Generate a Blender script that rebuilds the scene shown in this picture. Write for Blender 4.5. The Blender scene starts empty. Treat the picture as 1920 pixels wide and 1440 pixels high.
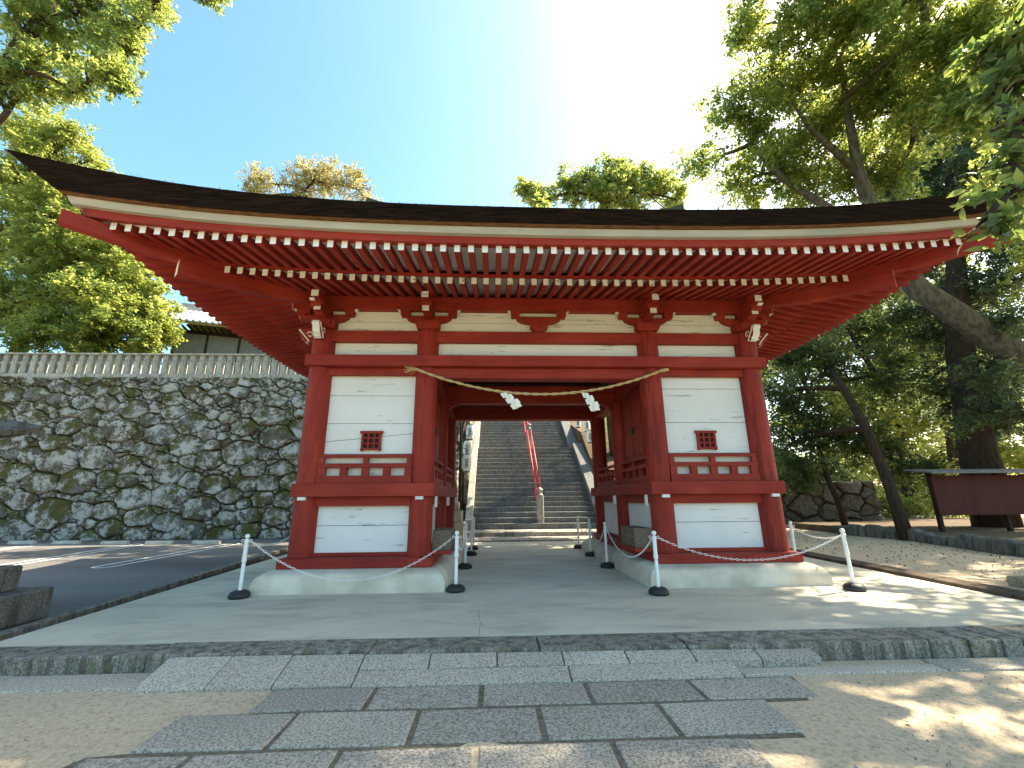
import bpy, bmesh, math, random
import numpy as np
from mathutils import Matrix, Vector

random.seed(7)
RNG = np.random.default_rng(11)
R = math.radians
S = bpy.context.scene
COL = S.collection

# ------------------------------------------------------------------ camera, sky, sun, exposure
F_PX, PITCH, YAW, ROLL = 810.0, 0.2600, 0.0440, -0.0080
CAM = Vector((-0.884, -7.981, 1.40))


def view_dir(u, v):
    c, s = math.cos(-ROLL), math.sin(-ROLL)
    u, v = c * u - s * v, s * u + c * v
    x, y2, z2 = u / F_PX, 1.0, -v / F_PX
    y = y2 * math.cos(PITCH) - z2 * math.sin(PITCH)
    z = y2 * math.sin(PITCH) + z2 * math.cos(PITCH)
    return Vector((x * math.cos(YAW) + y * math.sin(YAW), -x * math.sin(YAW) + y * math.cos(YAW), z))


fw = view_dir(0, 0)
rt = (view_dir(1, 0) - fw).normalized()
up = (fw - view_dir(0, 1)).normalized()
cd = bpy.data.cameras.new('camera')
cd.sensor_width = 36
cd.lens = F_PX / 1920 * 36
cd.clip_start = 0.05
cd.clip_end = 3000
cam = bpy.data.objects.new('camera', cd)
COL.objects.link(cam)
fwn = fw.normalized()
cam.matrix_world = Matrix(((rt.x, up.x, -fwn.x, CAM.x), (rt.y, up.y, -fwn.y, CAM.y), (rt.z, up.z, -fwn.z, CAM.z), (0, 0, 0, 1)))
S.camera = cam

SUN_AZ, SUN_EL = R(69), R(47)      # azimuth measured from +y towards +x
w = bpy.data.worlds.new('World')
S.world = w
w.use_nodes = True
nt = w.node_tree
bg = nt.nodes['Background']
sky = nt.nodes.new('ShaderNodeTexSky')
sky.sky_type = 'NISHITA'
sky.sun_disc = False
sky.sun_elevation = SUN_EL
sky.sun_rotation = SUN_AZ
sky.air_density = 1.0
sky.dust_density = 1.9
sky.ozone_density = 3.0
hsv = nt.nodes.new('ShaderNodeHueSaturation')
hsv.inputs['Hue'].default_value = 0.485
hsv.inputs['Saturation'].default_value = 1.17
nt.links.new(sky.outputs[0], hsv.inputs['Color'])
nt.links.new(hsv.outputs[0], bg.inputs[0])
bg.inputs[1].default_value = 0.13
sd = bpy.data.lights.new('sun', 'SUN')
sd.energy = 4.8
sd.angle = R(0.5)
sd.color = (1, 0.93, 0.82)
sun = bpy.data.objects.new('sun', sd)
COL.objects.link(sun)
sv = Vector((math.sin(SUN_AZ) * math.cos(SUN_EL), math.cos(SUN_AZ) * math.cos(SUN_EL), math.sin(SUN_EL)))
sun.location = (20, 0, 40)
sun.rotation_euler = sv.to_track_quat('Z', 'Y').to_euler()
S.view_settings.view_transform = 'Standard'
S.view_settings.look = 'None'
S.view_settings.gamma = 1
S.view_settings.exposure = 1.98
S.view_settings.use_white_balance = True
S.view_settings.white_balance_temperature = 7700
S.view_settings.white_balance_tint = 7
S.cycles.max_bounces = 5
S.cycles.diffuse_bounces = 3
S.cycles.glossy_bounces = 2
S.cycles.transmission_bounces = 3
S.cycles.caustics_reflective = False
S.cycles.caustics_refractive = False
S.cycles.sample_clamp_indirect = 6.0

# ------------------------------------------------------------------ materials
MATS = {}


def N(t, kind, **kw):
    n = t.nodes.new(kind)
    for k, v in kw.items():
        setattr(n, k, v)
    return n


def mixc(t, fac, a, b, blend='MIX'):
    m = t.nodes.new('ShaderNodeMix')
    m.data_type = 'RGBA'
    m.blend_type = blend
    for i, v in ((0, fac), (6, a), (7, b)):
        if hasattr(v, 'links'):
            t.links.new(v, m.inputs[i])
        elif i == 0:
            m.inputs[0].default_value = v
        else:
            m.inputs[i].default_value = (*v, 1)
    return m.outputs[2]


def ramp(t, src, stops):
    r = t.nodes.new('ShaderNodeValToRGB')
    el = r.color_ramp.elements
    while len(el) < len(stops):
        el.new(0.5)
    for e, (p, c) in zip(el, stops):
        e.position = p
        e.color = (c, c, c, 1) if not hasattr(c, '__len__') else (*c, 1)
    t.links.new(src, r.inputs[0])
    return r.outputs[0]


def noise(t, coord, scale, detail=4, rough=0.55, stretch=None, dist=0):
    n = t.nodes.new('ShaderNodeTexNoise')
    n.inputs['Scale'].default_value = scale
    n.inputs['Detail'].default_value = detail
    n.inputs['Roughness'].default_value = rough
    n.inputs['Distortion'].default_value = dist
    if stretch:
        mp = t.nodes.new('ShaderNodeMapping')
        mp.inputs['Scale'].default_value = stretch
        t.links.new(coord, mp.inputs[0])
        coord = mp.outputs[0]
    t.links.new(coord, n.inputs['Vector'])
    return n.outputs[0]


def base(name, rough=0.7, spec=0.3):
    m = bpy.data.materials.new(name)
    m.use_nodes = True
    t = m.node_tree
    b = t.nodes['Principled BSDF']
    b.inputs['Roughness'].default_value = rough
    b.inputs['Specular IOR Level'].default_value = spec
    MATS[name] = m
    tc = t.nodes.new('ShaderNodeTexCoord')
    return m, t, b, tc.outputs['Object']


def bump(t, b, h, strength=0.3, dist=0.01):
    n = t.nodes.new('ShaderNodeBump')
    n.inputs['Strength'].default_value = strength
    n.inputs['Distance'].default_value = dist
    t.links.new(h, n.inputs['Height'])
    t.links.new(n.outputs[0], b.inputs['Normal'])


def simple(name, c1, c2, scale=3, rough=0.7, spec=0.3, stretch=None, bstr=0.2, bdist=0.01, bscale=None, lo=0.35, hi=0.65, detail=5):
    m, t, b, co = base(name, rough, spec)
    n = noise(t, co, scale, detail, stretch=stretch)
    f = ramp(t, n, [(lo, 0.0), (hi, 1.0)])
    t.links.new(mixc(t, f, c1, c2), b.inputs['Base Color'])
    if bstr:
        n2 = noise(t, co, bscale or scale * 6, 4, stretch=stretch)
        bump(t, b, n2, bstr, bdist)
    return m


def paint_red(name, crack=0.0, gr=(1, 1, 0.06)):
    m, t, b, co = base(name, 0.62, 0.25)
    n = noise(t, co, 1.3, 6)
    c = mixc(t, ramp(t, n, [(0.3, 0.0), (0.7, 1.0)]), (0.235, 0.0185, 0.0125), (0.33, 0.034, 0.0205))
    g = noise(t, co, 22, 4, stretch=gr)
    c = mixc(t, ramp(t, g, [(0.45, 0.0), (0.72, 0.6)]), c, (0.15, 0.012, 0.009))
    lg = noise(t, co, 2.2, 7, 0.65, stretch=tuple(0.35 if k < 1 else 1 for k in gr))
    c = mixc(t, ramp(t, lg, [(0.52, 0.0), (0.70, 0.5)]), c, (0.42, 0.06, 0.034))
    dn = noise(t, co, 9, 6, 0.7)
    c = mixc(t, ramp(t, dn, [(0.66, 0.0), (0.74, 0.6)]), c, (0.45, 0.075, 0.045))
    h = g
    if crack:
        ck = noise(t, co, 11, 5, 0.65, stretch=(1, 1, 0.06), dist=0.8)
        ckr = ramp(t, ck, [(0.43, 0.0), (0.46, 1.0)])
        c = mixc(t, ckr, (0.17, 0.018, 0.012), c)
        h = ckr
    t.links.new(c, b.inputs['Base Color'])
    bump(t, b, h, 0.5 if crack else 0.25, 0.012 if crack else 0.004)
    return m


paint_red('red')
paint_red('red_cracked', 1)
paint_red('red_beam', 0, (0.06, 0.06, 1))
BEAMS = {'sill_beam', 'waist_beam', 'head_beam', 'tie_beam', 'lintel', 'purlin', 'rail', 'eave_fascia', 'inner_fascia', 'balustrade', 'passage_beam', 'base_rafter', 'flying_rafter', 'rafter_row', 'hip_rafter', 'frame_bar'}


def paint_white(name, wear=0.0):
    m, t, b, co = base(name, 0.65, 0.25)
    n = noise(t, co, 0.9, 5)
    c = mixc(t, ramp(t, n, [(0.35, 0.0), (0.7, 1.0)]), (0.76, 0.76, 0.755), (0.68, 0.68, 0.665))
    n2 = noise(t, co, 7, 7, 0.7, stretch=(0.22, 1, 2.4))
    lo = 0.665 - 0.07 * wear
    c = mixc(t, ramp(t, n2, [(lo, 0.0), (lo + 0.05, 0.85)]), c, (0.33, 0.30, 0.26))
    t.links.new(c, b.inputs['Base Color'])
    bump(t, b, noise(t, co, 30, 4, stretch=(0.15, 1, 1)), 0.12, 0.004)
    return m


paint_white('white', 0.8)
paint_white('white_worn', 1.25)
m, t, b, co = base('white_marked', 0.65, 0.25)
n = noise(t, co, 26, 2, 0.5)
t.links.new(mixc(t, ramp(t, n, [(0.56, 0.0), (0.6, 0.9)]), (0.76, 0.75, 0.71), (0.12, 0.1, 0.09)), b.inputs['Base Color'])

simple('soffit', (0.74, 0.71, 0.66), (0.58, 0.55, 0.50), 2.2, 0.8, 0.2, stretch=(1, 1, 1))
simple('uraita', (0.43, 0.40, 0.34), (0.33, 0.305, 0.26), 3.0, 0.7, 0.2, stretch=(0.3, 1, 2))
simple('bark', (0.006, 0.004, 0.004), (0.026, 0.016, 0.013), 9, 0.95, 0.1, stretch=(0.35, 0.35, 9), bstr=1.0, bdist=0.04, bscale=16)
simple('bark_under', (0.16, 0.075, 0.035), (0.08, 0.035, 0.018), 18, 0.9, 0.1, stretch=(0.4, 1, 3), bstr=0.6)
simple('bark_top', (0.055, 0.045, 0.032), (0.08, 0.085, 0.04), 2.5, 0.95, 0.1, bstr=0.8, bdist=0.03, bscale=30)
simple('plaster', (0.74, 0.66, 0.54), (0.50, 0.43, 0.335), 1.8, 0.85, 0.2, bstr=0.35, bscale=25)
simple('dark_wood', (0.045, 0.028, 0.020), (0.025, 0.016, 0.012), 6, 0.8, 0.2)
simple('box_wood', (0.20, 0.15, 0.11), (0.11, 0.082, 0.062), 5, 0.8, 0.2, stretch=(6, 1, 6))
simple('black_iron', (0.012, 0.011, 0.011), (0.02, 0.018, 0.018), 8, 0.5, 0.4)
simple('black_rubber', (0.018, 0.018, 0.019), (0.03, 0.03, 0.03), 8, 0.55, 0.35)
simple('white_plastic', (0.85, 0.84, 0.82), (0.78, 0.77, 0.74), 6, 0.4, 0.4, bstr=0)
simple('rope', (0.62, 0.47, 0.25), (0.40, 0.28, 0.13), 60, 0.9, 0.1, bstr=0.5, bscale=120)
simple('paper', (0.86, 0.85, 0.82), (0.78, 0.77, 0.73), 8, 0.8, 0.15, bstr=0)
simple('mortar', (0.10, 0.085, 0.062), (0.17, 0.15, 0.115), 30, 0.95, 0.1, bstr=0.6, bscale=80)
simple('gutter', (0.035, 0.028, 0.022), (0.07, 0.055, 0.042), 5, 0.95, 0.1, bstr=0.4)
simple('kerb_brown', (0.13, 0.10, 0.075), (0.07, 0.055, 0.042), 5, 0.95, 0.1, bstr=0.5, bscale=30)
simple('line_paint', (0.85, 0.85, 0.85), (0.74, 0.74, 0.74), 14, 0.7, 0.3, bstr=0.2)
simple('wheelstop', (0.55, 0.52, 0.45), (0.38, 0.36, 0.31), 6, 0.9, 0.2, bstr=0.4)
simple('rail_red', (0.55, 0.03, 0.05), (0.45, 0.025, 0.04), 6, 0.45, 0.4, bstr=0)
simple('grey_panel', (0.20, 0.195, 0.19), (0.16, 0.155, 0.15), 2, 0.7, 0.3)
simple('tile', (0.34, 0.34, 0.36), (0.46, 0.46, 0.47), 6, 0.5, 0.4)
simple('eave_board', (0.36, 0.26, 0.08), (0.25, 0.17, 0.06), 5, 0.8, 0.2)
simple('board_red', (0.085, 0.018, 0.012), (0.06, 0.012, 0.009), 3, 0.7, 0.25, stretch=(1, 1, 0.2))
simple('wood_roof', (0.13, 0.12, 0.11), (0.22, 0.21, 0.20), 4, 0.8, 0.3)
simple('trunk_bark', (0.075, 0.050, 0.034), (0.035, 0.024, 0.017), 9, 0.95, 0.1, stretch=(1, 1, 0.22), bstr=0.9, bdist=0.05, bscale=16)
simple('trunk_grey', (0.16, 0.145, 0.12), (0.07, 0.062, 0.05), 7, 0.95, 0.1, stretch=(1, 1, 0.3), bstr=0.9, bdist=0.05, bscale=14)
simple('soil', (0.085, 0.062, 0.042), (0.14, 0.105, 0.072), 3, 0.95, 0.1, bstr=0.6, bscale=20)
simple('grass_mat', (0.06, 0.085, 0.02), (0.11, 0.12, 0.04), 1.5, 0.9, 0.1, bstr=0.5)
simple('dead_leaf', (0.13, 0.075, 0.03), (0.07, 0.042, 0.02), 3, 0.9, 0.1, bstr=0)


def granite(name, c1, c2, sp=90, dark=(0.07, 0.07, 0.068), stain=0.0, bs=0.5, lic=0.0):
    m, t, b, co = base(name, 0.85, 0.25)
    oi = t.nodes.new('ShaderNodeObjectInfo')
    n = noise(t, co, 1.6, 5)
    c = mixc(t, ramp(t, n, [(0.3, 0.0), (0.7, 1.0)]), c1, c2)
    c = mixc(t, oi.outputs['Random'], c, (c1[0] * 0.68, c1[1] * 0.68, c1[2] * 0.68))
    sg = noise(t, co, sp, 3, 0.7)
    c = mixc(t, ramp(t, sg, [(0.40, 0.75), (0.52, 0.0)]), c, dark)
    c = mixc(t, ramp(t, sg, [(0.55, 0.0), (0.68, 0.4)]), c, (0.62, 0.61, 0.58))
    if stain:
        sn = noise(t, co, 3, 5, 0.65, stretch=(3, 3, 0.5))
        c = mixc(t, ramp(t, sn, [(0.45, 0.0), (0.6, stain)]), c, (0.055, 0.048, 0.036))
    if lic:
        ln = noise(t, co, 4, 6, 0.7)
        c = mixc(t, ramp(t, ln, [(0.56, 0.0), (0.62, lic)]), c, (0.12, 0.13, 0.055))
    t.links.new(c, b.inputs['Base Color'])
    h = noise(t, co, sp * 0.5, 4, 0.7)
    bump(t, b, h, bs, 0.012)
    return m


granite('paving', (0.44, 0.395, 0.32), (0.335, 0.302, 0.248), 55, bs=0.8)
granite('ramp_stone', (0.57, 0.505, 0.405), (0.45, 0.40, 0.325), 70, bs=0.4)
granite('kerbstone', (0.35, 0.32, 0.265), (0.25, 0.23, 0.185), 60, stain=0.75, bs=0.8, lic=0.6)
granite('lantern_stone', (0.20, 0.19, 0.165), (0.14, 0.13, 0.11), 70, stain=0.8, bs=0.6, lic=0.4)
granite('warm_stone', (0.42, 0.36, 0.27), (0.32, 0.27, 0.20), 60, stain=0.2, bs=0.5)
granite('fence_stone', (0.64, 0.59, 0.50), (0.48, 0.445, 0.375), 40, stain=0.35, bs=0.5, lic=0.5)
granite('stair_stone', (0.21, 0.215, 0.22), (0.14, 0.145, 0.15), 25, stain=0.35, bs=0.5, lic=0.2)
granite('pale_stone', (0.50, 0.46, 0.40), (0.36, 0.33, 0.29), 40, stain=0.45, bs=0.4)

# concrete floor
m, t, b, co = base('concrete', 0.75, 0.3)
n = noise(t, co, 0.45, 7, 0.6, stretch=(1, 1.6, 1))
c = mixc(t, ramp(t, n, [(0.32, 0.0), (0.68, 1.0)]), (0.49, 0.435, 0.335), (0.65, 0.585, 0.455))
n2 = noise(t, co, 1.3, 9, 0.70, stretch=(0.55, 1.7, 1), dist=0.5)
c = mixc(t, ramp(t, n2, [(0.50, 0.0), (0.66, 0.55)]), c, (0.25, 0.245, 0.205))
n3 = noise(t, co, 7, 7, 0.7)
c = mixc(t, ramp(t, n3, [(0.56, 0.0), (0.70, 0.35)]), c, (0.33, 0.30, 0.24))
n4 = noise(t, co, 45, 4, 0.7)
c = mixc(t, ramp(t, n4, [(0.60, 0.0), (0.72, 0.4)]), c, (0.30, 0.28, 0.24))
t.links.new(c, b.inputs['Base Color'])
bump(t, b, noise(t, co, 45, 6, 0.65), 0.3, 0.006)
t.links.new(ramp(t, n2, [(0.3, 0.55), (0.7, 0.85)]), b.inputs['Roughness'])

# sand ground
m, t, b, co = base('sand', 0.95, 0.1)
n = noise(t, co, 0.5, 6, 0.6)
c = mixc(t, ramp(t, n, [(0.3, 0.0), (0.7, 1.0)]), (0.66, 0.53, 0.375), (0.56, 0.445, 0.31))
g = noise(t, co, 26, 8, 0.8)
c = mixc(t, ramp(t, g, [(0.34, 0.9), (0.53, 0.0)]), c, (0.27, 0.20, 0.13))
g2 = noise(t, co, 130, 3, 0.7)
c = mixc(t, ramp(t, g2, [(0.58, 0.0), (0.70, 0.5)]), c, (0.55, 0.47, 0.36))
t.links.new(c, b.inputs['Base Color'])
bump(t, b, noise(t, co, 30, 9, 0.8), 0.9, 0.02)

# asphalt
m, t, b, co = base('asphalt', 0.8, 0.3)
n = noise(t, co, 0.35, 7, 0.6, stretch=(0.35, 1, 1))
c = mixc(t, ramp(t, n, [(0.35, 0.0), (0.65, 1.0)]), (0.085, 0.080, 0.076), (0.17, 0.163, 0.156))
c = mixc(t, ramp(t, noise(t, co, 90, 3, 0.7), [(0.55, 0.0), (0.7, 0.4)]), c, (0.17, 0.17, 0.17))
t.links.new(c, b.inputs['Base Color'])
bump(t, b, noise(t, co, 110, 4, 0.7), 0.5, 0.008)

# mossy wall stone
m, t, b, co = base('wall_stone', 0.95, 0.1)
oi = t.nodes.new('ShaderNodeObjectInfo')
addv = N(t, 'ShaderNodeVectorMath', operation='ADD')
sc = N(t, 'ShaderNodeVectorMath', operation='SCALE')
sc.inputs[0].default_value = (37, 11, 23)
t.links.new(oi.outputs['Random'], sc.inputs['Scale'])
t.links.new(co, addv.inputs[0])
t.links.new(sc.outputs[0], addv.inputs[1])
cv = addv.outputs[0]
rc = ramp(t, oi.outputs['Random'], [(0.0, (0.20, 0.175, 0.145)), (0.3, (0.27, 0.26, 0.235)), (0.55, (0.155, 0.145, 0.125)), (0.78, (0.24, 0.175, 0.125)), (1.0, (0.33, 0.32, 0.30))])
n = noise(t, cv, 3.0, 8, 0.7)
c = mixc(t, ramp(t, n, [(0.4, 0.75), (0.55, 0.0)]), rc, (0.07, 0.062, 0.05))
l1 = noise(t, cv, 1.7, 9, 0.72)
l2 = noise(t, cv, 11, 5, 0.7)
mm = N(t, 'ShaderNodeMath', operation='MULTIPLY_ADD')
mm.inputs[1].default_value = 0.35
t.links.new(l2, mm.inputs[0])
t.links.new(l1, mm.inputs[2])
c = mixc(t, ramp(t, mm.outputs[0], [(0.645, 0.0), (0.70, 0.92)]), c, (0.60, 0.59, 0.55))
g1 = noise(t, co, 1.1, 9, 0.72)
geo = t.nodes.new('ShaderNodeNewGeometry')
sx = t.nodes.new('ShaderNodeSeparateXYZ')
t.links.new(geo.outputs['Normal'], sx.inputs[0])
ms = N(t, 'ShaderNodeMath', operation='MULTIPLY_ADD')
ms.inputs[1].default_value = 0.17
t.links.new(sx.outputs['Z'], ms.inputs[0])
t.links.new(g1, ms.inputs[2])
ms2 = N(t, 'ShaderNodeMath', operation='MULTIPLY_ADD')
ms2.inputs[1].default_value = 0.30
t.links.new(l2, ms2.inputs[0])
t.links.new(ms.outputs[0], ms2.inputs[2])
mossc = mixc(t, l2, (0.065, 0.066, 0.014), (0.15, 0.14, 0.035))
c = mixc(t, ramp(t, ms2.outputs[0], [(0.655, 0.0), (0.74, 0.95)]), c, mossc)
t.links.new(c, b.inputs['Base Color'])
bump(t, b, noise(t, cv, 4, 9, 0.8), 1.0, 0.16)
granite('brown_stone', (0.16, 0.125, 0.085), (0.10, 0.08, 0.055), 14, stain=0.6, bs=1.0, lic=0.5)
simple('wall_gap', (0.06, 0.054, 0.04), (0.11, 0.10, 0.07), 4, 0.95, 0.05)


def leaf_mat(name, c_dark, c_mid, c_pale, trans=0.52, gloss=0.35, val=4.0):
    m = bpy.data.materials.new(name)
    m.use_nodes = True
    t = m.node_tree
    b = t.nodes['Principled BSDF']
    geo = t.nodes.new('ShaderNodeNewGeometry')
    col = ramp(t, geo.outputs['Random Per Island'], [(0.0, c_dark), (0.55, c_mid), (1.0, c_pale)])  # tone differs at random from leaf to leaf
    tc = t.nodes.new('ShaderNodeTexCoord')
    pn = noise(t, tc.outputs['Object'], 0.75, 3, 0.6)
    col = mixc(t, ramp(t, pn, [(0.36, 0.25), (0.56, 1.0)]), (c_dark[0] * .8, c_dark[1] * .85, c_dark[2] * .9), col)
    t.links.new(col, b.inputs['Base Color'])
    b.inputs['Roughness'].default_value = 0.5
    b.inputs['Specular IOR Level'].default_value = gloss
    tr = t.nodes.new('ShaderNodeBsdfTranslucent')
    hs = t.nodes.new('ShaderNodeHueSaturation')
    hs.inputs['Hue'].default_value = 0.488
    hs.inputs['Saturation'].default_value = 1.0
    hs.inputs['Value'].default_value = val
    t.links.new(col, hs.inputs['Color'])
    t.links.new(hs.outputs[0], tr.inputs[0])
    mx = t.nodes.new('ShaderNodeMixShader')
    mx.inputs[0].default_value = trans
    t.links.new(b.outputs[0], mx.inputs[1])
    t.links.new(tr.outputs[0], mx.inputs[2])
    t.links.new(mx.outputs[0], t.nodes['Material Output'].inputs[0])
    MATS[name] = m


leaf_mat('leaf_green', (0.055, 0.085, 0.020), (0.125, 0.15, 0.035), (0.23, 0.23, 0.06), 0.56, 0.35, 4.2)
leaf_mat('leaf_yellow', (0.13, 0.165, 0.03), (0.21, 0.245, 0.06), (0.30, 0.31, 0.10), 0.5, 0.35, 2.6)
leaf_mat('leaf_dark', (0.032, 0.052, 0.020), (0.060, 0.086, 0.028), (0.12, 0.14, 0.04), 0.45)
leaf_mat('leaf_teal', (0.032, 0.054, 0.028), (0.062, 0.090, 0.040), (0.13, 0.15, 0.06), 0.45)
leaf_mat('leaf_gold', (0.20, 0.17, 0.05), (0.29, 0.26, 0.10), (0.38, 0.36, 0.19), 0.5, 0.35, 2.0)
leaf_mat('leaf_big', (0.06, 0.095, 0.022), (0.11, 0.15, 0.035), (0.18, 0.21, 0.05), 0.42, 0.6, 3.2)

# ------------------------------------------------------------------ mesh helpers
ORG = {}


class MB:
    def __init__(s, T=None):
        s.v, s.f, s.m, s.T = [], [], [], T

    def add(s, vs, fs, m=0):
        o = len(s.v)
        s.v += [tuple(s.T(*p)) if s.T else tuple(p) for p in vs]
        s.f += [tuple(i + o for i in f) for f in fs]
        s.m += [m] * len(fs) if not hasattr(m, '__len__') else list(m)
        return s

    def hexa(s, p, m=0):      # p: 4 bottom (ccw) then 4 top
        return s.add(p, [(3, 2, 1, 0), (4, 5, 6, 7), (0, 1, 5, 4), (1, 2, 6, 5), (2, 3, 7, 6), (3, 0, 4, 7)], m)

    def box(s, x0, x1, y0, y1, z0, z1, m=0):
        return s.hexa([(x0, y0, z0), (x1, y0, z0), (x1, y1, z0), (x0, y1, z0), (x0, y0, z1), (x1, y0, z1), (x1, y1, z1), (x0, y1, z1)], m)

    def prism(s, poly, axis, a0, a1, m=0, mcap=None):
        def P(u, v, a):
            return {'y': (u, a, v), 'x': (a, u, v), 'z': (u, v, a)}[axis]
        n = len(poly)
        vs = [P(u, v, a0) for u, v in poly] + [P(u, v, a1) for u, v in poly]
        fs = [tuple(range(n - 1, -1, -1)), tuple(range(n, 2 * n))] + [(i, (i + 1) % n, n + (i + 1) % n, n + i) for i in range(n)]
        mc = m if mcap is None else mcap
        return s.add(vs, fs, [mc, mc] + [m] * n)

    def loft(s, rings, closed=True, caps=True, m=0):
        n = len(rings[0])
        vs = [p for r in rings for p in r]
        fs = []
        for k in range(len(rings) - 1):
            for i in range(n if closed else n - 1):
                j = (i + 1) % n
                fs.append((k * n + i, k * n + j, (k + 1) * n + j, (k + 1) * n + i))
        if caps and closed:
            fs.append(tuple(range(n - 1, -1, -1)))
            fs.append(tuple((len(rings) - 1) * n + i for i in range(n)))
        return s.add(vs, fs, m)

    def lathe(s, prof, cx, cy, n=16, m=0):
        rings = [[(cx + r * math.cos(2 * math.pi * i / n), cy + r * math.sin(2 * math.pi * i / n), z) for i in range(n)] for r, z in prof]
        return s.loft(rings, m=m)

    def tube(s, path, rad, n=8, m=0, jit=0.0):
        rings = []
        P = [Vector(p) for p in path]
        rads = rad if hasattr(rad, '__len__') else [rad] * len(P)
        a = None
        for i, p in enumerate(P):
            d = (P[min(i + 1, len(P) - 1)] - P[max(i - 1, 0)]).normalized()
            if a is None:
                a = d.orthogonal().normalized()
            a = (a - d * a.dot(d)).normalized()
            b = d.cross(a)
            r = rads[i]
            rings.append([tuple(p + (a * math.cos(2 * math.pi * k / n) + b * math.sin(2 * math.pi * k / n)) * r * (1 + jit * random.uniform(-1, 1))) for k in range(n)])
        return s.loft(rings, m=m)

    def build(s, name, mats, parent=None, smooth=False, loc=None, bevel=0, recalc=True, autosmooth=None):
        if isinstance(mats, str):
            mats = [mats]
        if parent is not None:
            org = ORG[parent.name]
        elif loc is not None:
            org = Vector(loc)
        else:
            a = np.array(s.v)
            org = Vector(((a[:, 0].min() + a[:, 0].max()) / 2, (a[:, 1].min() + a[:, 1].max()) / 2, a[:, 2].min()))
        if name in BEAMS:
            mats = ['red_beam' if k == 'red' else k for k in mats]
        me = bpy.data.meshes.new(name)
        me.from_pydata([(p[0] - org.x, p[1] - org.y, p[2] - org.z) for p in s.v], [], s.f)
        for k in mats:
            me.materials.append(MATS[k])
        if max(s.m, default=0) > 0:
            me.polygons.foreach_set('material_index', s.m)
        if recalc:
            bm = bmesh.new()
            bm.from_mesh(me)
            bmesh.ops.recalc_face_normals(bm, faces=bm.faces)
            bm.to_mesh(me)
            bm.free()
        if smooth:
            me.polygons.foreach_set('use_smooth', [True] * len(me.polygons))
            if autosmooth:
                me.set_sharp_from_angle(angle=R(autosmooth))
        o = bpy.data.objects.new(name, me)
        COL.objects.link(o)
        if parent is not None:
            o.parent = parent
        else:
            o.location = org
        ORG[o.name] = org
        if bevel:
            bv = o.modifiers.new('bevel', 'BEVEL')
            bv.width = bevel
            bv.segments = 2
            bv.limit_method = 'ANGLE'
        return o


def empty(name, loc):
    o = bpy.data.objects.new(name, None)
    o.empty_display_size = 0.2
    COL.objects.link(o)
    o.location = loc
    ORG[o.name] = Vector(loc)
    return o


def tag(o, label, cat, group=None):
    o['label'] = label
    o['category'] = cat
    if group:
        o['group'] = group
    return o


def struct(o, label=None):
    o['kind'] = 'structure'
    if label:
        o['label'] = label
    return o


def link_copy(o, parent, loc=(0, 0, 0)):
    c = o.copy()
    COL.objects.link(c)
    c.parent = parent
    c.location = loc
    return c


def copy_tree(o, parent=None, loc=None, rz=None):
    c = o.copy()
    COL.objects.link(c)
    c.parent = parent
    if loc is not None:
        c.location = loc
        ORG[c.name] = Vector(loc)
    if rz is not None:
        c.rotation_euler = (0, 0, rz)
    for ch in o.children:
        copy_tree(ch, c)
    return c

# ------------------------------------------------------------------ ground and setting
SLAB_F, SLAB_R = -2.87, 7.45          # front (back edge of the kerb stones) and rear edge


def grid_sheet(name, x0, x1, y0, y1, zf, mat, nx, ny, hole=None):
    b = MB()
    xs = np.linspace(x0, x1, nx) if not hasattr(nx, '__len__') else nx
    ys = np.linspace(y0, y1, ny) if not hasattr(ny, '__len__') else ny
    vs = [(x, y, zf(x, y)) for y in ys for x in xs]
    n = len(xs)
    fs = []
    for j in range(len(ys) - 1):
        for i in range(n - 1):
            cx, cy = (xs[i] + xs[i + 1]) / 2, (ys[j] + ys[j + 1]) / 2
            if hole and hole(cx, cy):
                continue
            fs.append((j * n + i, j * n + i + 1, (j + 1) * n + i + 1, (j + 1) * n + i))
    b.add(vs, fs)
    return b.build(name, mat, smooth=True, loc=(0, 0, 0), recalc=False)


gx = [-600, -250, -100, -60, -40] + list(np.linspace(-30, 30, 61)) + [40, 60, 100, 250, 600]
gy = [-600, -250, -100, -60, -40, -30, -20] + list(np.linspace(-14, 16, 61)) + [20, 30, 40, 60, 100, 250, 600]


def gz(x, y):
    z = -0.165 + 0.006 * math.sin(x * 1.7 + y * 0.6) + 0.006 * math.sin(y * 2.3 - x * 0.8)
    if x < -5.2 and y > -2.6:
        z = -0.30
    return z


g = struct(grid_sheet('ground', 0, 0, 0, 0, gz, 'sand', gx, gy))

b = MB().add([(-600, -600, -.13), (600, -600, -.13), (600, -12.5, -.13), (-600, -12.5, -.13)], [(0, 1, 2, 3)])  # unseen dark sheet added behind the camera to cut ground bounce
struct(b.build('unseen_grass', 'grass_mat', loc=(0, 0, 0), recalc=False))

# raised sandy yard to the right of the gate
b = MB()
ys = list(np.linspace(-3.5, 40, 60))
xs = list(np.linspace(6.72, 40, 40))
vs = [(x + (0.025 * (y - 0) if x < 7 else 0), y, 0.035 + 0.02 * math.sin(x * 1.3 + y) + 0.02 * max(0, x - 9) * 0.5 + (0.0 if y > -2.5 else -0.19 * (-2.5 - y))) for y in ys for x in xs]
n = len(xs)
b.add(vs, [(j * n + i, j * n + i + 1, (j + 1) * n + i + 1, (j + 1) * n + i) for j in range(len(ys) - 1) for i in range(n - 1)])
struct(b.build('yard', 'sand', loc=(0, 0, 0), smooth=True, recalc=False))

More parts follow.
